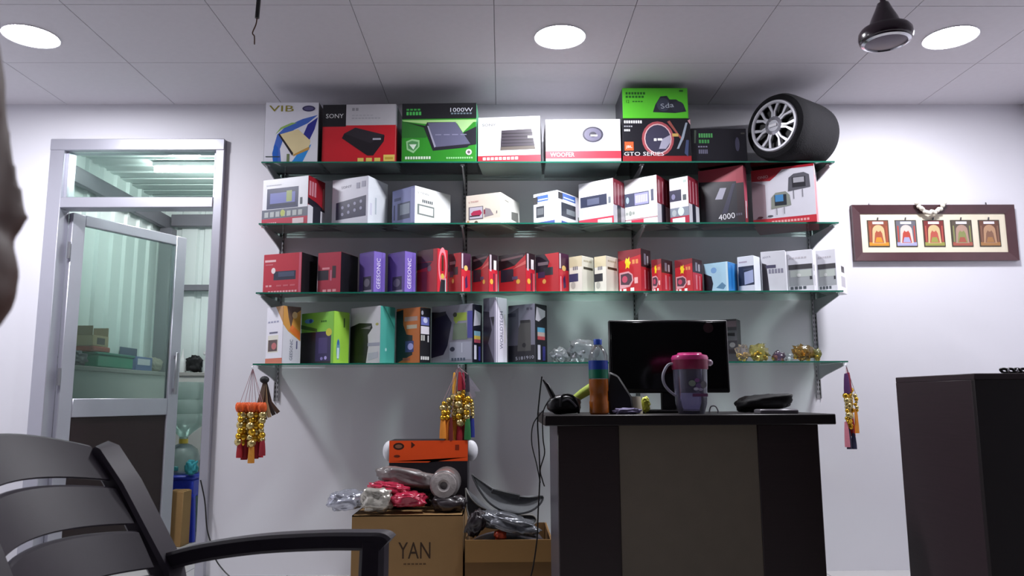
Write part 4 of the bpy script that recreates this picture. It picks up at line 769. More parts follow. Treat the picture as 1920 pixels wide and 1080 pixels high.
# ------------------------------------------------------------------ tassel bunches hanging from the bracket tips
GOLD = M('#d9a934', .25, metal=.85, var=.15); GOLD2 = M('#c8b478', .25, metal=.8, var=.15)
def tassel(mb, x, y, z0, z1, r, mat):
    L = z0-z1; mb.lathe([(0, 0), (r*.55, -.002), (r*.6, -.008), (r*.8, -.3*L), (r, -.75*L), (r*1.02, -L), (0, -L*.98)], 10, mat, T=Matrix.Translation((x, y, z0)), cap=False, sy=.7)
def bunch(label, hook, strands, Y, cat='tassels', extra=None):
    """strands: list of (px, [(kind, py0, py1, halfwidth_px, colour)])"""
    o0 = PY(hook[0], hook[1], Y); r = empty('tassel_bunch', o0, label, cat, 'tassel bunches under the lowest shelf'); s_ = .0029
    MB().tube(bez([(0, .006, .012), (-.004, 0, .004), (0, -.004, -.006), (.003, 0, .003)], 5), .002, 6).obj('hook', STEEL, r)
    for i, (px, parts) in enumerate(strands):
        yo = ((i % 3)-1)*.014; first = parts[0][1]
        P_ = lambda x, y: PY(x, y, Y)-o0
        q = P_(px, first); MB().tube([(0, 0, 0), ((q.x)*.5, yo*.4, q.z*.5), (q.x, yo, q.z)], .0014, 5).obj('string', M('#a8848c', .7), r)
        for kd, ya, yb, hw, c in parts:
            a, b2 = P_(px, ya), P_(px, yb); R0 = hw*s_
            if kd == 't': m = MB(); tassel(m, a.x, yo, a.z, b2.z, R0, M(c, .75, var=.25, scale=300)); m.obj('tassel', parent=r)
            elif kd == 'g':
                m = MB(); k = 0; zz = a.z; rr = random.Random(i*7+int(px))
                while zz > b2.z:
                    rb = R0*rr.uniform(.6, 1.05); m.sphere((a.x+rr.uniform(-.3, .3)*R0, yo+rr.uniform(-.3, .3)*R0, zz-rb), rb, GOLD if rr.random() < .6 else GOLD2, 8, 6); zz -= rb*1.5
                o = m.obj('bead_cluster', parent=r); o['kind'] = 'stuff'
            elif kd == 'f':
                m = MB(); n = 9
                for k in range(n):
                    an = 2*math.pi*k/n; m.sphere((a.x+math.cos(an)*R0*.55, yo+math.sin(an)*R0*.4, (a.z+b2.z)/2+((k % 2)-.5)*.006), (R0*.5, R0*.5, (a.z-b2.z)*.5), M(c, .6, var=.2), 7, 5)
                o = m.obj('rosette', parent=r); o['kind'] = 'stuff'
    return r
lt_ = bunch('bunch of red and gold tassels with orange rosettes near the door', (474, 690), [
    (px, [('f', 755, 772, 8, '#d4581e'), ('g', 770, 826, 8, ''), ('t', 822, e, 6, c)]) for px, e, c in ((452, 858, '#9c1622'), (459, 862, '#8c1420'), (465, 860, '#a01820'), (474, 868, '#c88428'), (480, 860, '#981624'), (487, 858, '#a8182a'), (494, 854, '#8c1424'))], 4.1)
fn = empty('ribbon_fan', PY(496, 712, 4.15), 'fan of dark brown ribbon strips hanging behind the red and gold tassels', 'ribbons')
MB().sphere((0, 0, 0), (.026, .02, .02), BLACKM).obj('knot', parent=fn)
for i, c in enumerate(('#6a5a50', '#8a7a68', '#4a3830', '#a89070', '#2c2628', '#544038')):
    a = -.2+.09*i
    e = MB().sweep([(0, .004*i, -.005), (math.sin(a)*.12, .004*i, -.12), (math.sin(a+.05)*.25, .004*i+.004, -.235+.012*i)], [.012, .02, .022], .003, (1, 0, 0)).obj('ribbon', M(c, .4, var=.2), fn)
cb_ = bunch('bunch of orange, red, green and navy tassels above the orange box', (860, 688), [
    (831, [('g', 752, 786, 6, ''), ('t', 780, 822, 6, '#e08a28')]), (840, [('g', 745, 785, 6, ''), ('t', 780, 826, 6, '#d87c20')]), (852, [('t', 698, 738, 4, '#e8a83c'), ('g', 738, 786, 7, ''), ('t', 782, 828, 6, '#e8942c')]),
    (846, [('t', 782, 826, 4, '#6a1818')]), (862, [('t', 697, 732, 4, '#a01828'), ('g', 732, 788, 8, ''), ('t', 785, 826, 6, '#9c1424')]), (868, [('t', 698, 730, 4, '#8a1434'), ('g', 730, 785, 7, ''), ('t', 782, 826, 5, '#b0202c')]),
    (877, [('t', 702, 735, 4, '#2a2030'), ('g', 742, 785, 6, ''), ('t', 780, 824, 6, '#1f6a34')]), (885, [('g', 748, 780, 5, ''), ('t', 776, 820, 5, '#1c2a80')])], 4.1)
tgo = PY(878, 704, 4.14)-Vector(cb_.location)
for i, (dx, dz) in enumerate(((.03, -.11), (.055, -.085))):
    MB().prism([(0, 0), (dx+.012, dz), (dx-.022, dz-.02*(1-i))], .0015, T=Matrix.Translation(tgo+Vector((0, .004*i, 0))) @ Matrix.Rotation(math.pi/2, 4, 'X')).obj('paper_tag', M('#8d8a96', .6), cb_)
bunch('bunch of purple, pink and red tassels at the shelf end near the counter', (1587, 686), [
    (1584, [('t', 700, 738, 6, '#4a2058'), ('g', 736, 792, 6, ''), ('t', 790, 838, 5, '#c87888')]), (1590, [('t', 698, 734, 5, '#8a2840'), ('g', 734, 800, 7, ''), ('t', 796, 842, 5, '#26223c')]), (1597, [('g', 726, 770, 5, ''), ('t', 768, 818, 6, '#c02c20')]), (1602, [('g', 738, 768, 4, ''), ('t', 766, 812, 4, '#d8882c')]), (1600, [('t', 812, 842, 5, '#1f1f40')])], 4.1)

# ------------------------------------------------------------------ cartons and packets on the floor below the shelves
def floor_carton(px0, px1, pyt, Yf, dep, label, ops=None, open_top=False, mat=CARD):
    zt_ = Z(pyt, X((px0+px1)/2, Yf, .4), Yf); x0, x1 = X(px0, Yf, zt_), X(px1, Yf, zt_); w2 = (x1-x0)/2
    r = empty('carton', ((x0+x1)/2, Yf+dep/2, 0), label, 'carton', 'brown cartons'); t = .005; m = MB()
    m.box((-w2, -dep/2, 0), (w2, -dep/2+t, zt_)).box((-w2, dep/2-t, 0), (w2, dep/2, zt_)).box((-w2, -dep/2+t, 0), (-w2+t, dep/2-t, zt_)).box((w2-t, -dep/2+t, 0), (w2, dep/2-t, zt_)).box((-w2+t, -dep/2+t, 0), (w2-t, dep/2-t, t))
    m.obj('carton_wall', mat, r, smooth=False)
    if open_top:
        MB().box((-w2, -dep/2-.004, zt_-.1), (w2, -dep/2-.001, zt_)).obj('flap', M('#9a7442', .85), r); MB().box((w2+.001, -dep/2, zt_-.12), (w2+.004, dep/2, zt_)).obj('flap', M('#9a7442', .85), r)
    else:
        MB().box((-w2, -dep/2, zt_-t), (w2, 0, zt_)).obj('flap', mat, r); MB().box((-w2, .001, zt_-t), (w2, dep/2, zt_)).obj('flap', mat, r)
    if ops: printed('lettering', r, (-w2, -dep/2, 0), (1, 0, 0), (0, 0, 1), 2*w2, zt_, ops, rough=.8)
    return r, zt_
Yc1 = 3.78
c1, z1 = floor_carton(660, 868, 966, Yc1, .5, 'large closed brown carton with dark lettering, piled with packets', [('t', 'YAN', .565, Z(1032, -.4, Yc1)/Z(966, -.4, Yc1), .29, .075/Z(966, -.4, Yc1), 0, '#3c2816'), ('d', .47, Z(1059, -.4, Yc1)/Z(966, -.4, Yc1), .68, Z(1056, -.4, Yc1)/Z(966, -.4, Yc1), 6, '#5f4428')])
c2, z2 = floor_carton(872, 1034, 1012, 3.72, .5, 'lower open brown carton beside the desk, filled with wrapped mats', None, True, M('#7a5a34', .85, var=.1, scale=10))
blob('wrapped_filling', (c2.location.x, c2.location.y, .012), (.215, .215, .155), 'grey wrapped bundle filling the open carton', 'bundle', M('#4a444a', .5, var=.3), 41, .06, 1.2, sub=3)
def pile(px, py, Y, r, label, mat, seed, amp=.28, freq=2.6, rot=(0, 0, 0), cat='packet', name='wrapped_packet', sub=4):
    """py is the photo row of the lowest visible point"""
    p = PY(px, py, Y)
    if px < 870: p.z = max(p.z, z1+.001)
    return blob(name, p, r, label, cat, mat, seed, amp, freq, rot, sub=sub)
REDF = M('#b82a48', .22, var=.35, scale=30, coat=.6, bump=.4); GREYF = M('#77706f', .35, var=.35, scale=14, bump=.2, coat=.4); DARKF = M('#2c2428', .4, var=.4, scale=20, coat=.3)
SILV = M('#b9bcc8', .16, metal=.6, var=.35, scale=24, bump=.6)
pile(745, 966, 4.0, (.17, .045, .05), 'dark wrapped packet lying lowest on the large carton', DARKF, 20, .15)
pile(650, 958, 3.88, (.088, .07, .045), 'crumpled silver packet hanging over the corner of the large carton', SILV, 21, .28, 1.9)
pile(707, 964, 3.83, (.076, .05, .055), 'crumpled clear silver packet at the front of the large carton', M('#c2beb4', .14, metal=.4, var=.4, scale=24, bump=.7), 22, .28, 1.9)
pile(766, 951, 3.845, (.085, .055, .035), 'pink-red foil packet below the grey roll', REDF, 23, .25, 3)
pile(728, 931, 3.90, (.095, .06, .03), 'pink-red foil packet below the long grey bundle', REDF, 24, .25, 3, rot=(0, .12, 0))
pile(760, 918, 3.99, (.15, .06, .045), 'long grey cloth bundle lying across the pile', GREYF, 25, .2, 1.8, rot=(0, .16, 0))
pile(842, 965, 3.88, (.085, .06, .04), 'dark bundle under the grey roll', DARKF, 26, .18, 2)
ro = empty('wrapped_roll', PY(832, 940, 3.84), 'grey wrapped roll pointing out of the pile end first', 'roll')
T = Matrix.Translation((0, 0, .075)) @ Matrix.Rotation(-math.pi/2, 4, 'X')
MB().lathe([(0, .004), (.025, .0), (.055, .006), (.07, .02), (.074, .05), (.074, .2), (.06, .24), (0, .245)], 24, T=T, cap=False).obj('roll_body', GREYF, ro)
MB().lathe([(.018, -.004), (.03, -.012), (.06, -.006), (.062, .004), (.04, .002)], 16, T=T, cap=False).obj('plastic_end', M('#a9a2a0', .2, var=.3, scale=30, bump=.6, coat=.5), ro)
# orange and black box standing on the carton at the wall
Yo = 4.08; zo = z1; xo0, xo1 = X(729, Yo, .6), X(877, Yo, .6); ho = Z(826, (xo0+xo1)/2, Yo)-zo
ob = MB().box((-(xo1-xo0)/2, -.09, 0), ((xo1-xo0)/2, .09, ho), bev=.003).obj('speaker_carton', M('#17131a', .4)); ob.location = ((xo0+xo1)/2, Yo+.09, zo)
tag(ob, 'orange and black box standing on the large carton below the hanging tassels', 'box')
wo = xo1-xo0; k_ = 1-37*.00285/ho
printed('front_print', ob, (-wo/2, -.09, 0), (1, 0, 0), (0, 0, 1), wo, ho, [('r', 0, k_, 1, 1, '#e8501c'), ('p', [(0, k_-.02), (.5, k_-.02), (.62, k_+.06), (1, k_+.06), (1, k_), (0, k_)], '#e8501c'), ('e', .12, k_+.23, .07, .055, '#3a2018'), ('e', .12, k_+.23, .045, .03, '#8a5a44'), ('e', .1, k_+.08, .04, .02, '#6a2814'), ('p', [(.28, k_+.2), (.28, k_+.3), (.33, k_+.25)], '#4a2014'), ('r', .84, k_+.17, .89, k_+.25, '#8a2c14')])
for sx in (-1, 1):
    m = MB().sphere((sx*(wo/2+.012), .02, ho-.06), (.038, .03, .055), M('#e4e4ea', .5), 16, 10).obj('foam_end', parent=ob)
# grey seat mats with black piping beside the roll
def mat_panel(name, label, px, Y, bend, col, trim, tx):
    pts = [PY(x, y, Y) for x, y in px]; c = sum(pts, Vector())/len(pts); x0, x1 = min(p.x for p in pts), max(p.x for p in pts)
    def sh(p): return Vector((p.x, p.y+bend*((2*(p.x-x0)/(x1-x0)-1)**2)-.5*(p.z-c.z)*-1*.5, p.z))
    pts = bez([sh(p) for p in pts]+[sh(pts[0])], 4)[:-1]; n = len(pts); cc = sum(pts, Vector())/n; off = Vector((0, .014, 0))
    m = MB(); vs = pts+[cc]+[p+off for p in pts]+[cc+off]
    m.add(vs, [(n, i, (i+1) % n) for i in range(n)]+[(2*n+1, n+1+(i+1) % n, n+1+i) for i in range(n)]+[(i, n+1+i, n+1+(i+1) % n, (i+1) % n) for i in range(n)])
    o = m.obj(name, col); tag(o, label, 'mat')
    bm = bmesh.new(); bm.from_mesh(o.data); bmesh.ops.recalc_face_normals(bm, faces=bm.faces); bm.to_mesh(o.data); bm.free()
    MB().tube(pts+[pts[0]], tx, 6).obj('piping', trim, o); return o
GM = M('#6f7275', .8, var=.15, scale=60); TRIM = M('#24262a', .6)
ma = mat_panel('seat_mat', 'grey sagging seat mat with black piping on top of the open carton', [(884, 893), (905, 906), (930, 921), (960, 929), (992, 934), (1018, 933), (1012, 948), (990, 960), (955, 962), (920, 945), (898, 920)], 3.86, .05, GM, TRIM, .005)
ls = MB().box((-.07, -.012, -.012), (.07, 0, .012), bev=.004).obj('label_strip', M('#26282b', .6), ma); ls.location = PY(948, 926, 3.84); ls.rotation_euler = (0, math.radians(13), 0)
mat_panel('seat_mat', 'folded grey mat leaning between the roll and the sagging mat', [(872, 918), (882, 936), (900, 951), (930, 961), (965, 966), (1000, 968), (1002, 984), (950, 990), (905, 986), (878, 968)], 3.92, .03, M('#5a5c60', .8, var=.2, scale=60), M('#8f8d88', .6), .004)
pile(955, 1008, 3.8, (.145, .08, .04), 'long silver-wrapped bundle slanting across the open carton', M('#77797f', .22, metal=.5, var=.4, scale=24, bump=.6), 30, .25, 2.4, rot=(0, .28, 0))
pile(893, 1008, 3.775, (.04, .04, .06), 'dark crumpled packet at the corner of the open carton', DARKF, 31, .3, 2.6, rot=(0, .5, 0))
pile(938, 1013, 3.76, (.03, .03, .022), 'small orange-red packet showing at the rim of the open carton', M('#b8401c', .4), 32, .2, 2.5)

# ------------------------------------------------------------------ ceiling fan hub and loose wire
zf = 2.36; fx = PZ(1661, 74, zf)
fan = empty('ceiling_fan', (fx.x, fx.y, H), 'dark brown ceiling fan motor with a bell cover and chrome ring', 'fan')
FB = M('#2c1a28', .22, var=.1, coat=.5)
MB().lathe([(0.0, -.001), (.045, -.002), (.05, -.02), (.03, -.05), (.013, -.06)], 24, cap=False).obj('canopy', FB, fan)
MB().lathe([(.011, -.05), (.011, zf-H+.11)], 16, cap=False).obj('rod', FB, fan)
d0 = zf-H
MB().lathe([(.012, d0+.155), (.022, d0+.150), (.034, d0+.12), (.05, d0+.085), (.062, d0+.05), (.066, d0+.04)], 32, cap=False).obj('bell_cover', FB, fan)
MB().lathe([(.064, d0+.045), (.09, d0+.042), (.098, d0+.03), (.1, d0+.012), (.096, d0-.004), (.08, d0-.012), (.0, d0-.006)], 40, cap=False).obj('motor_housing', FB, fan)
MB().lathe([(.076, d0-.0105), (.088, d0-.0075), (.09, d0-.012), (.078, d0-.0165), (.076, d0-.0105)], 40, cap=False).obj('chrome_ring', CHROME, fan)
MB().lathe([(.0, d0-.0165), (.05, d0-.016), (.075, d0-.012)], 32, cap=False).obj('bottom_plate', M('#5c5260', .3, metal=.4), fan)
wp = PY(482, 34, 3.0)
wr = empty('hanging_wire', (wp.x, wp.y, H), 'black cable end with bare copper strands hanging from the ceiling', 'wire')
MB().tube([(0, 0, .01), (.004, 0, (wp.z-H)*.5), (0, 0, wp.z-H)], .009, 10).obj('sheath', BLACKP, wr)
MB().tube(bez([(0, 0, wp.z-H), (-.004, 0, wp.z-H-.03), (-.016, 0, wp.z-H-.065), (-.008, 0, wp.z-H-.08), (-.006, .0, wp.z-H-.115)], 6), .0028, 6).obj('copper_strand', M('#5a4038', .4, metal=.5), wr)

# ------------------------------------------------------------------ things in the back room
LX = BX0+.1
def ly(px): return solx((LX, 0, LZ), (0, 1, 0), px)
def on_ledge(px): return (LX, ly(px), LZ)
tb = empty('tool_box', (LX, (ly(165)+ly(228))/2, LZ), 'green plastic tool box on the ledge behind the door glass', 'tool box')
hl = (ly(228)-ly(158))/2
MB().box((-.07, -hl, 0), (.07, hl, .085), bev=.01).obj('tray', M('#2c9a78', .45), tb); MB().box((-.078, -hl-.01, .08), (.078, hl+.01, .1), bev=.006).obj('rim', M('#23806a', .45), tb)
tr2 = MB().box((-.06, -.11, 0), (.06, .11, .035), bev=.006).obj('parts_tray', M('#b0503c', .5)); tr2.location = (LX, ly(172), LZ+.102); tag(tr2, 'flat red tray lying on the green tool box', 'tray')
cb = empty('open_carton', (LX, ly(170), LZ+.138), 'small open cardboard box with raised flaps on the red tray', 'carton')
MB().box((-.055, -.1, 0), (.055, .1, .07), bev=.002).obj('carton_wall', M('#b8a684', .85), cb)
for yy, tl in ((-.1, -.3), (.1, .3)): MB().box((-.05, yy-.003, .07), (.05, yy+.003, .13)).obj('flap', M('#9c8c70', .85), cb)
MB().box((.0555, -.05, .012), (.0565, .05, .055)).obj('print_patch', M('#5c5450', .7), cb)
bb = empty('blue_box', (LX, (ly(232)+ly(262))/2+.05, LZ), 'open blue and white cardboard box beside the green tool box', 'box'); hb = .13
MB().box((-.065, -hb, 0), (.065, hb, .1), bev=.003).obj('carton_wall', M('#5c72a8', .6), bb); MB().box((-.06, -hb, .1), (-.055, hb, .17), bev=.001).obj('lid', M('#4a5874', .6), bb); MB().box((.0655, -hb+.02, .04), (.0665, hb-.04, .085)).obj('white_label', M('#dcdfe8', .6), bb)
blob('rag_heap', on_ledge(285), (.05, .11, .05), 'heap of pale rags on the ledge beside the blue box', 'rags', M('#a8a494', .85), 51, .3, 2.6)
blob('spare_parts', on_ledge(137), (.06, .09, .045), 'heap of grey metal parts at the near end of the ledge', 'parts', M('#6f6d76', .5), 52, .35, 3)
def on_end(px): return (X(px, BY1-.1, LZ), BY1-.1, LZ)
gb = empty('glue_bottle', on_end(341), 'small white bottle with a pointed nozzle on the end ledge', 'bottle')
MB().lathe([(0, 0), (.03, 0), (.032, .01), (.032, .09), (.02, .11)], 16, cap=False).obj('body', M('#dfe4e4', .5), gb); MB().lathe([(.018, .105), (.012, .13), (.003, .19), (0, .19)], 12, cap=False).obj('nozzle', M('#eef0f0', .5), gb)
blob('drill_machine', on_end(364), (.06, .045, .065), 'black hand machine lying on the end ledge', 'machine', BLACKM, 54, .3, 2)
wb2 = empty('spray_bottle', on_end(388), 'white spray bottle on the end ledge', 'bottle')
MB().lathe([(0, 0), (.035, 0), (.036, .09), (.014, .125), (.014, .14)], 16, cap=False).obj('body', M('#d9dee0', .5), wb2); MB().box((-.035, -.012, .14), (.02, .012, .17), bev=.005).obj('spray_head', M('#eeeff0', .4), wb2)
# water jar upside down on a dispenser on a blue stool
Yq = 5.68; sxw = X(343, Yq, .6)
st = empty('plastic_stool', (sxw, Yq, 0), 'blue plastic stool in the back room carrying the water dispenser', 'stool'); BLU = M('#2338b4', .4)
MB().box((-.15, -.15, .42), (.15, .15, .45), bev=.012).obj('seat', BLU, st); MB().box((-.14, -.14, .3), (.14, .14, .42), bev=.01).obj('apron', BLU, st)
for a in (-1, 1):
    for b3 in (-1, 1): MB().sweep([(a*.125, b3*.125, .32), (a*.15, b3*.15, 0)], .05, .04, (1, 0, 0)).obj('leg', BLU, st)
dp = empty('water_dispenser', (sxw, Yq, .45), 'clear plastic dispenser pot standing on the blue stool', 'dispenser')
WATERP = GLASS('#cfe0dc', 'jar_plastic', scatter=.28, rough=.08)
MB().lathe([(.10, 0), (.11, .01), (.115, .12), (.1, .17), (.06, .2), (.035, .21)], 24, cap=False).obj('pot', WATERP, dp); MB().box((-.02, -.13, .03), (.02, -.108, .06), bev=.005).obj('tap', M('#3f9a9c', .4), dp)
wj = empty('water_jar', (sxw, Yq, .665), 'large clear water jar upside down on the dispenser', 'water jar')
MB().lathe([(.028, 0), (.03, .045), (.06, .075), (.12, .12), (.13, .15), (.13, .2), (.124, .21), (.13, .22), (.13, .3), (.124, .31), (.13, .32), (.13, .4), (.118, .435), (0, .44)], 28, cap=False).obj('jar', WATERP, wj)
MB().lathe([(.031, -.002), (.031, .03), (.0, .03)], 16, cap=False).obj('cap', M('#d8c04a', .4), wj)
tl_ = blob('cloth', (sxw+.13, Yq-.16, .452), (.04, .03, .05), 'teal cloth on the corner of the blue stool', 'cloth', M('#2f8c96', .8), 57, .35, 2.5)
cbx = X(333, 5.42, .2); cc_ = empty('small_carton', (cbx, 5.42, 0), 'tall narrow brown carton on the floor behind the open door', 'carton')
MB().box((-.06, -.07, 0), (.06, .07, .36), bev=.003).obj('carton_wall', CARD, cc_); MB().box((-.05, -.065, .36), (.05, -.005, .364)).obj('flap', CARD, cc_); MB().box((-.05, .005, .36), (.05, .065, .364)).obj('flap', CARD, cc_)
bt = empty('empty_bottle', (X(380, 6.0, .3), 6.0, 0), 'tall clear bottle standing on the floor beside the blue stool', 'bottle')
MB().lathe([(0, 0), (.05, 0), (.055, .02), (.055, .45), (.03, .53), (.018, .56), (.018, .6), (0, .6)], 18, cap=False).obj('body', WATERP, bt)

# ------------------------------------------------------------------ plastic armchair
def armchair(loc, rz, label):
    r = empty('armchair', loc, label, 'chair', 'brown plastic armchairs', rz); hw = .245
    def bx_(z): return -.205-.25*(z-.42)-(.58*max(0, z-.58)**1.35 if z > .58 else 0)
    seat = MB(); n = 10
    for i in range(5):
        xx0 = -.2+.087*i; seat.box((xx0, -.215, .405-.004*(i in (1, 2, 3))), (xx0+.079, .215, .425-.006*(i in (2, 3))), bev=.006)
    seat.box((-.215, -.235, .395), (.245, -.212, .428), bev=.006).box((-.215, .212, .395), (.245, .235, .428), bev=.006).box((-.2, -.21, .392), (.235, .21, .404), bev=.003).obj('seat', CHAIRM, r)
    for s_ in (-1, 1):
        y = s_*hw
        MB().sweep([(bx_(.40), y*.96, .40), (bx_(.6), y*.95, .6), (bx_(.78), y*.92, .78), (bx_(.856), y*.90, .856), (bx_(.866)-.004, y*.885, .866)], [.075, .08, .085, .085, .07], [.045, .045, .04, .036, .024], (0, 1, 0)).obj('back_post', CHAIRM, r)
        MB().sweep([(bx_(.42), y*.96, .42), (-.24, y, .2), (-.29, y*1.05, 0)], .05, .04, (0, 1, 0)).obj('leg', CHAIRM, r)
        MB().sweep([(.215, y*1.02, .668), (.214, y*1.02, .6), (.216, y*1.0, .42), (.24, y*1.04, 0)], [.056, .056, .052, .045], [.054, .056, .052, .042], (0, 1, 0)).obj('leg', CHAIRM, r)
        MB().sweep(bez([(bx_(.62)+.0, y*.98, .615), (-.17, y*1.01, .638), (-.04, y*1.04, .656), (.1, y*1.05, .665), (.2, y*1.03, .668), (.234, y*1.02, .668), (.244, y*1.02, .662)], 5), .058, .038, (0, 1, 0)).obj('armrest', CHAIRM, r)
    zs = [(.795, .872, .035), (.703, .782, .02), (.612, .690, .012), (.52, .60, .006)]
    for k, (za, zb_, arch) in enumerate(zs):
        m = MB(); N = 14; vs = []; fs = []
        for i in range(N+1):
            t = i/N*2-1; yy = t*(hw*.9-.034); bow = -.045*(1-t*t)
            for (zz, dxx) in ((za+arch*.6*(1-t*t), -.008), (za+arch*.6*(1-t*t), .008), (zb_+arch*(1-t*t), .008), (zb_+arch*(1-t*t), -.008)):
                vs.append((bx_(zz)+bow+dxx, yy, zz))
        for i in range(N):
            for q in range(4): fs.append((4*i+q, 4*i+(q+1) % 4, 4*i+4+(q+1) % 4, 4*i+4+q))
        fs += [(3, 2, 1, 0), (4*N, 4*N+1, 4*N+2, 4*N+3)]
        o = m.add(vs, fs).obj('back_slat', CHAIRM, r)
        bm = bmesh.new(); bm.from_mesh(o.data); bmesh.ops.recalc_face_normals(bm, faces=bm.faces); bm.to_mesh(o.data); bm.free()
        o.modifiers.new('soft', 'BEVEL').width = .004
    return r
ar, ag = PZ(332, 1038, .633), math.radians(-8)          # where the far armrest meets its post
off = Matrix.Rotation(ag, 3, 'Z') @ Vector((-.236, .24, 0))
armchair((ar.x-off.x, ar.y-off.y, 0), ag, 'empty brown plastic armchair in front of the glazed door')
TURN = math.radians(32); NOSE = PY(56, 408, .45)
pc = Vector((NOSE.x, NOSE.y, 0))+Matrix.Rotation(TURN, 3, 'Z') @ (Vector((-.70, .45, 0))-Vector((NOSE.x, NOSE.y, 0)))
armchair(pc, TURN, 'brown plastic armchair with the seated person on it')

# ------------------------------------------------------------------ seated person, seen from the side at the picture's edge
def person():
    N = NOSE; yc = .45
    # head: stacked rings; z and front profile relative to the nose tip
    prof = [(-.085, -.060, -.15, .045), (-.078, -.034, -.155, .05), (-.070, -.024, -.16, .053), (-.063, -.0154, -.165, .056), (-.055, -.009, -.17, .059), (-.047, -.0045, -.175, .062), (-.039, -.0026, -.18, .064), (-.035, -.0034, -.181, .065), (-.031, -.002, -.182, .066),
            (-.023, -.004, -.185, .067), (-.016, -.0066, -.188, .068), (-.011, -.006, -.19, .069), (-.0064, -.002, -.191, .070), (0, 0, -.193, .071), (.008, -.002, -.195, .072), (.016, -.0045, -.197, .073), (.026, -.0075, -.199, .074), (.036, -.010, -.2, .075), (.047, -.0125, -.2, .076), (.057, -.0154, -.2, .077),
            (.068, -.017, -.2, .077), (.08, -.018, -.199, .077), (.1, -.022, -.196, .076), (.12, -.031, -.188, .072), (.138, -.046, -.176, .064), (.152, -.066, -.155, .05), (.16, -.09, -.13, .03), (.163, -.108, -.112, .006)]
    prof = [(z*(1.16 if z < 0 else 1), a_, b_, c_) for z, a_, b_, c_ in prof]
    vs = []; fs = []; n = 56
    for z, xf, xb, w in prof:
        nose = max(0, min(1, (z+.02)/.012)) * max(0, min(1, (.06-z)/.05)); lips = math.exp(-((z+.034)/.014)**2)
        base = xf-.016*nose-.007*lips; cx = (base+xb)/2-.012
        for i in range(n):
            a = 2*math.pi*i/n; c, s_ = math.cos(a), math.sin(a); y = w*math.copysign(abs(s_)**.92, s_)
            x = cx+((base-cx) if c > 0 else (cx-xb))*math.copysign(abs(c)**.8, c)
            if c > 0:
                x += .016*nose*math.exp(-(y/(.008+.006*max(0, -z*40+1)))**2)+.007*lips*math.exp(-(y/.026)**2)
                x -= .008*math.exp(-((z-.045)/.011)**2)*math.exp(-((abs(y)-.033)/.014)**2)
            vs.append((N.x+x, yc+y, N.z+z))
    for j in range(len(prof)-1):
        for i in range(n): fs.append((j*n+i, j*n+(i+1) % n, (j+1)*n+(i+1) % n, (j+1)*n+i))
    fs += [tuple(reversed(range(n))), tuple(range((len(prof)-1)*n, len(prof)*n))]
    hb_ = MB().add(vs, fs)
    for s_ in (-1, 1): hb_.sphere((N.x-.108, yc+s_*.079, N.z+.02), (.02, .009, .032), None, 14, 10)
    # body skeleton: (x, y, z, radius)
    V = []; E = []
    def chain(pts, root=None):
        prev = root
        for p in pts:
            V.append(p); k = len(V)-1
            if prev is not None: E.append((prev, k))
            prev = k
        return prev
    nx = N.x
    top = chain([(-.80, yc, .53, .135), (-.74, yc, .62, .125), (-.66, yc, .73, .13), (-.575, yc, .83, .13), (-.51, yc, .895, .085), (nx-.155, yc, N.z-.145, .058), (nx-.115, yc, N.z-.085, .054), (nx-.1, yc, N.z-.03, .05)])
    for s_ in (-1, 1):
        y = lambda d: yc+s_*d
        w_ = chain([(-.53, y(.13), .885, .066), (-.545, y(.19), .86, .06), (-.58, y(.215), .80, .047), (-.595, y(.205), .73, .042), (-.545, y(.195), .69, .040), (-.47, y(.175), .655, .032), (-.425, y(.162), .632, .026), (-.385, y(.15), .62, .03)], 3)
        for k, (dy, ln) in enumerate(((-.03, .07), (-.01, .08), (.01, .076), (.029, .062))):
            chain([(-.355, y(.15)+dy*s_, .612, .0105), (-.355+ln*.5, y(.15)+dy*s_*1.1, .608, .0095), (-.355+ln*.95, y(.15)+dy*s_*1.15, .588, .008)], w_)
        chain([(-.40, y(.115), .61, .012), (-.375, y(.098), .605, .0105), (-.345, y(.095), .598, .009)], w_)
        chain([(-.77, y(.09), .515, .1), (-.62, y(.12), .515, .088), (-.46, y(.14), .515, .072), (-.385, y(.145), .5, .062), (-.375, y(.145), .40, .055), (-.385, y(.145), .27, .052), (-.39, y(.145), .12, .04), (-.385, y(.145), .06, .042), (-.30, y(.155), .042, .04), (-.22, y(.165), .032, .03)], 0)
    for x_, y_, z_, r_ in V: hb_.sphere((x_, y_, z_), r_, None, 20, 12)
    for i, k in E:                                       # tapered limbs between the joints, fused below into one surface
        p, q = Vector(V[i][:3]), Vector(V[k][:3])
        if i == 0 and k > 8 or i == 3 and k > 4: hb_.tube([p, q], [min(V[i][3], V[k][3]*1.15), V[k][3]], 20)
        else: hb_.tube([p, q], [V[i][3] if V[k][3] > .012 else V[k][3]*1.3, V[k][3]], 20)
    hb_.m = [0]*len(hb_.f)
    o = hb_.obj('person'); rm = o.modifiers.new('join', 'REMESH'); rm.mode = 'VOXEL'; rm.voxel_size = .0042; rm.use_smooth_shade = True
    bpy.context.view_layer.update(); dg = bpy.context.evaluated_depsgraph_get(); nm = bpy.data.meshes.new_from_object(o.evaluated_get(dg))
    bm = bmesh.new(); bm.from_mesh(nm); bm.verts.ensure_lookup_table(); seen = set(); best = []
    for v in bm.verts:                                   # keep the one continuous figure
        if v.index in seen: continue
        st_ = [v]; comp = []; seen.add(v.index)
        while st_:
            q = st_.pop(); comp.append(q)
            for e in q.link_edges:
                w2 = e.other_vert(q)
                if w2.index not in seen: seen.add(w2.index); st_.append(w2)
        if len(comp) > len(best): best = comp
    keep = set(v.index for v in best); bmesh.ops.delete(bm, geom=[v for v in bm.verts if v.index not in keep], context='VERTS')
    soft = [v for v in bm.verts if v.co.z < N.z-.11]
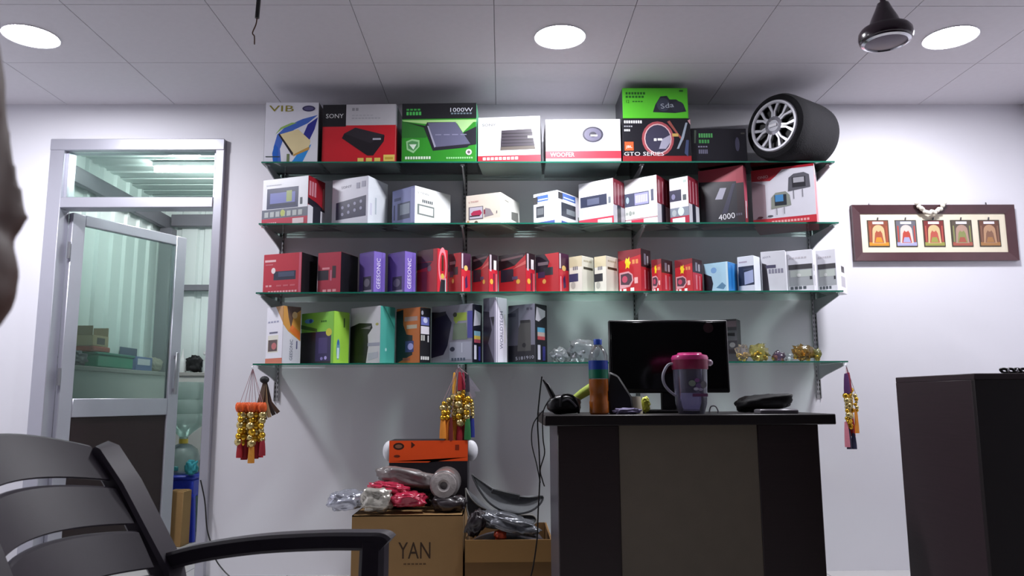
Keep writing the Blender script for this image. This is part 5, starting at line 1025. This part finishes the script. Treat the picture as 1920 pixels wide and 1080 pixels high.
    for _ in range(10): bmesh.ops.smooth_vert(bm, verts=soft, factor=.5, use_axis_x=True, use_axis_y=True, use_axis_z=True)
    bm.to_mesh(nm); bm.free()
    o.modifiers.clear(); old = o.data; o.data = nm; bpy.data.meshes.remove(old)
    mats = [M('#5c3c30', .55, var=.12, scale=30), M('#26242e', .85, var=.15, scale=80), M('#1c1e26', .85, var=.15, scale=80), M('#15120f', .5)]
    nm.materials.clear()
    for m_ in mats: nm.materials.append(m_)
    for p in nm.polygons:
        c = p.center; head = c.z > N.z-.125 and c.x > -.52 and abs(c.y-yc) < .1
        hand = c.x > -.49 and .55 < c.z < .70 and abs(c.y-yc) > .06 and c.z > .594
        p.material_index = 0 if (head or hand) else 3 if c.z < .075 else 2 if c.z < .575 else 1
        p.use_smooth = True
    tag(o, 'person in dark clothes seated in profile, facing along the shelves', 'person')
    piv = Vector((N.x, N.y, 0)); o.matrix_world = Matrix.Translation(piv) @ Matrix.Rotation(TURN, 4, 'Z') @ Matrix.Translation(-piv)
    hr = MB(); vs = []; fs = []; n = 40; zz = [.045, .06, .085, .11, .135, .155, .168, .172]
    P = lambda z: min(prof, key=lambda q: abs(q[0]-z))
    for z in zz:
        q = P(min(z, .163)); 
        for i in range(n):
            a = 2*math.pi*i/n; c, s_ = math.cos(a), math.sin(a); cx = (q[1]+q[2])/2-.012
            fr_ = q[1]-.03*max(0, (.125-z)/.08)-(.05 if z < .07 else 0)
            x = cx+((fr_-cx) if c > 0 else (cx-q[2]))*math.copysign(abs(c)**.8, c)*1.045; y = q[3]*s_*1.07
            vs.append((N.x+x, yc+y, N.z+z+.004))
    for j in range(len(zz)-1):
        for i in range(n): fs.append((j*n+i, j*n+(i+1) % n, (j+1)*n+(i+1) % n, (j+1)*n+i))
    fs += [tuple(range((len(zz)-1)*n, len(zz)*n)), tuple(reversed(range(n)))]
    hr.add(vs, fs).obj('hair', M('#0d0b0c', .6, var=.3, scale=120, bump=.3), o)
    for s_ in (-1, 1):
        MB().sphere((N.x-.0415, yc+s_*.032, N.z+.045), .0105, M('#d8d2cc', .2), 14, 10).obj('eye', parent=o)
        MB().tube([(N.x-.022, yc+s_*.014, N.z+.060), (N.x-.0275, yc+s_*.03, N.z+.066), (N.x-.043, yc+s_*.05, N.z+.060)], [.003, .0042, .002], 8).obj('eyebrow', M('#0d0b0c', .7), o)
person()
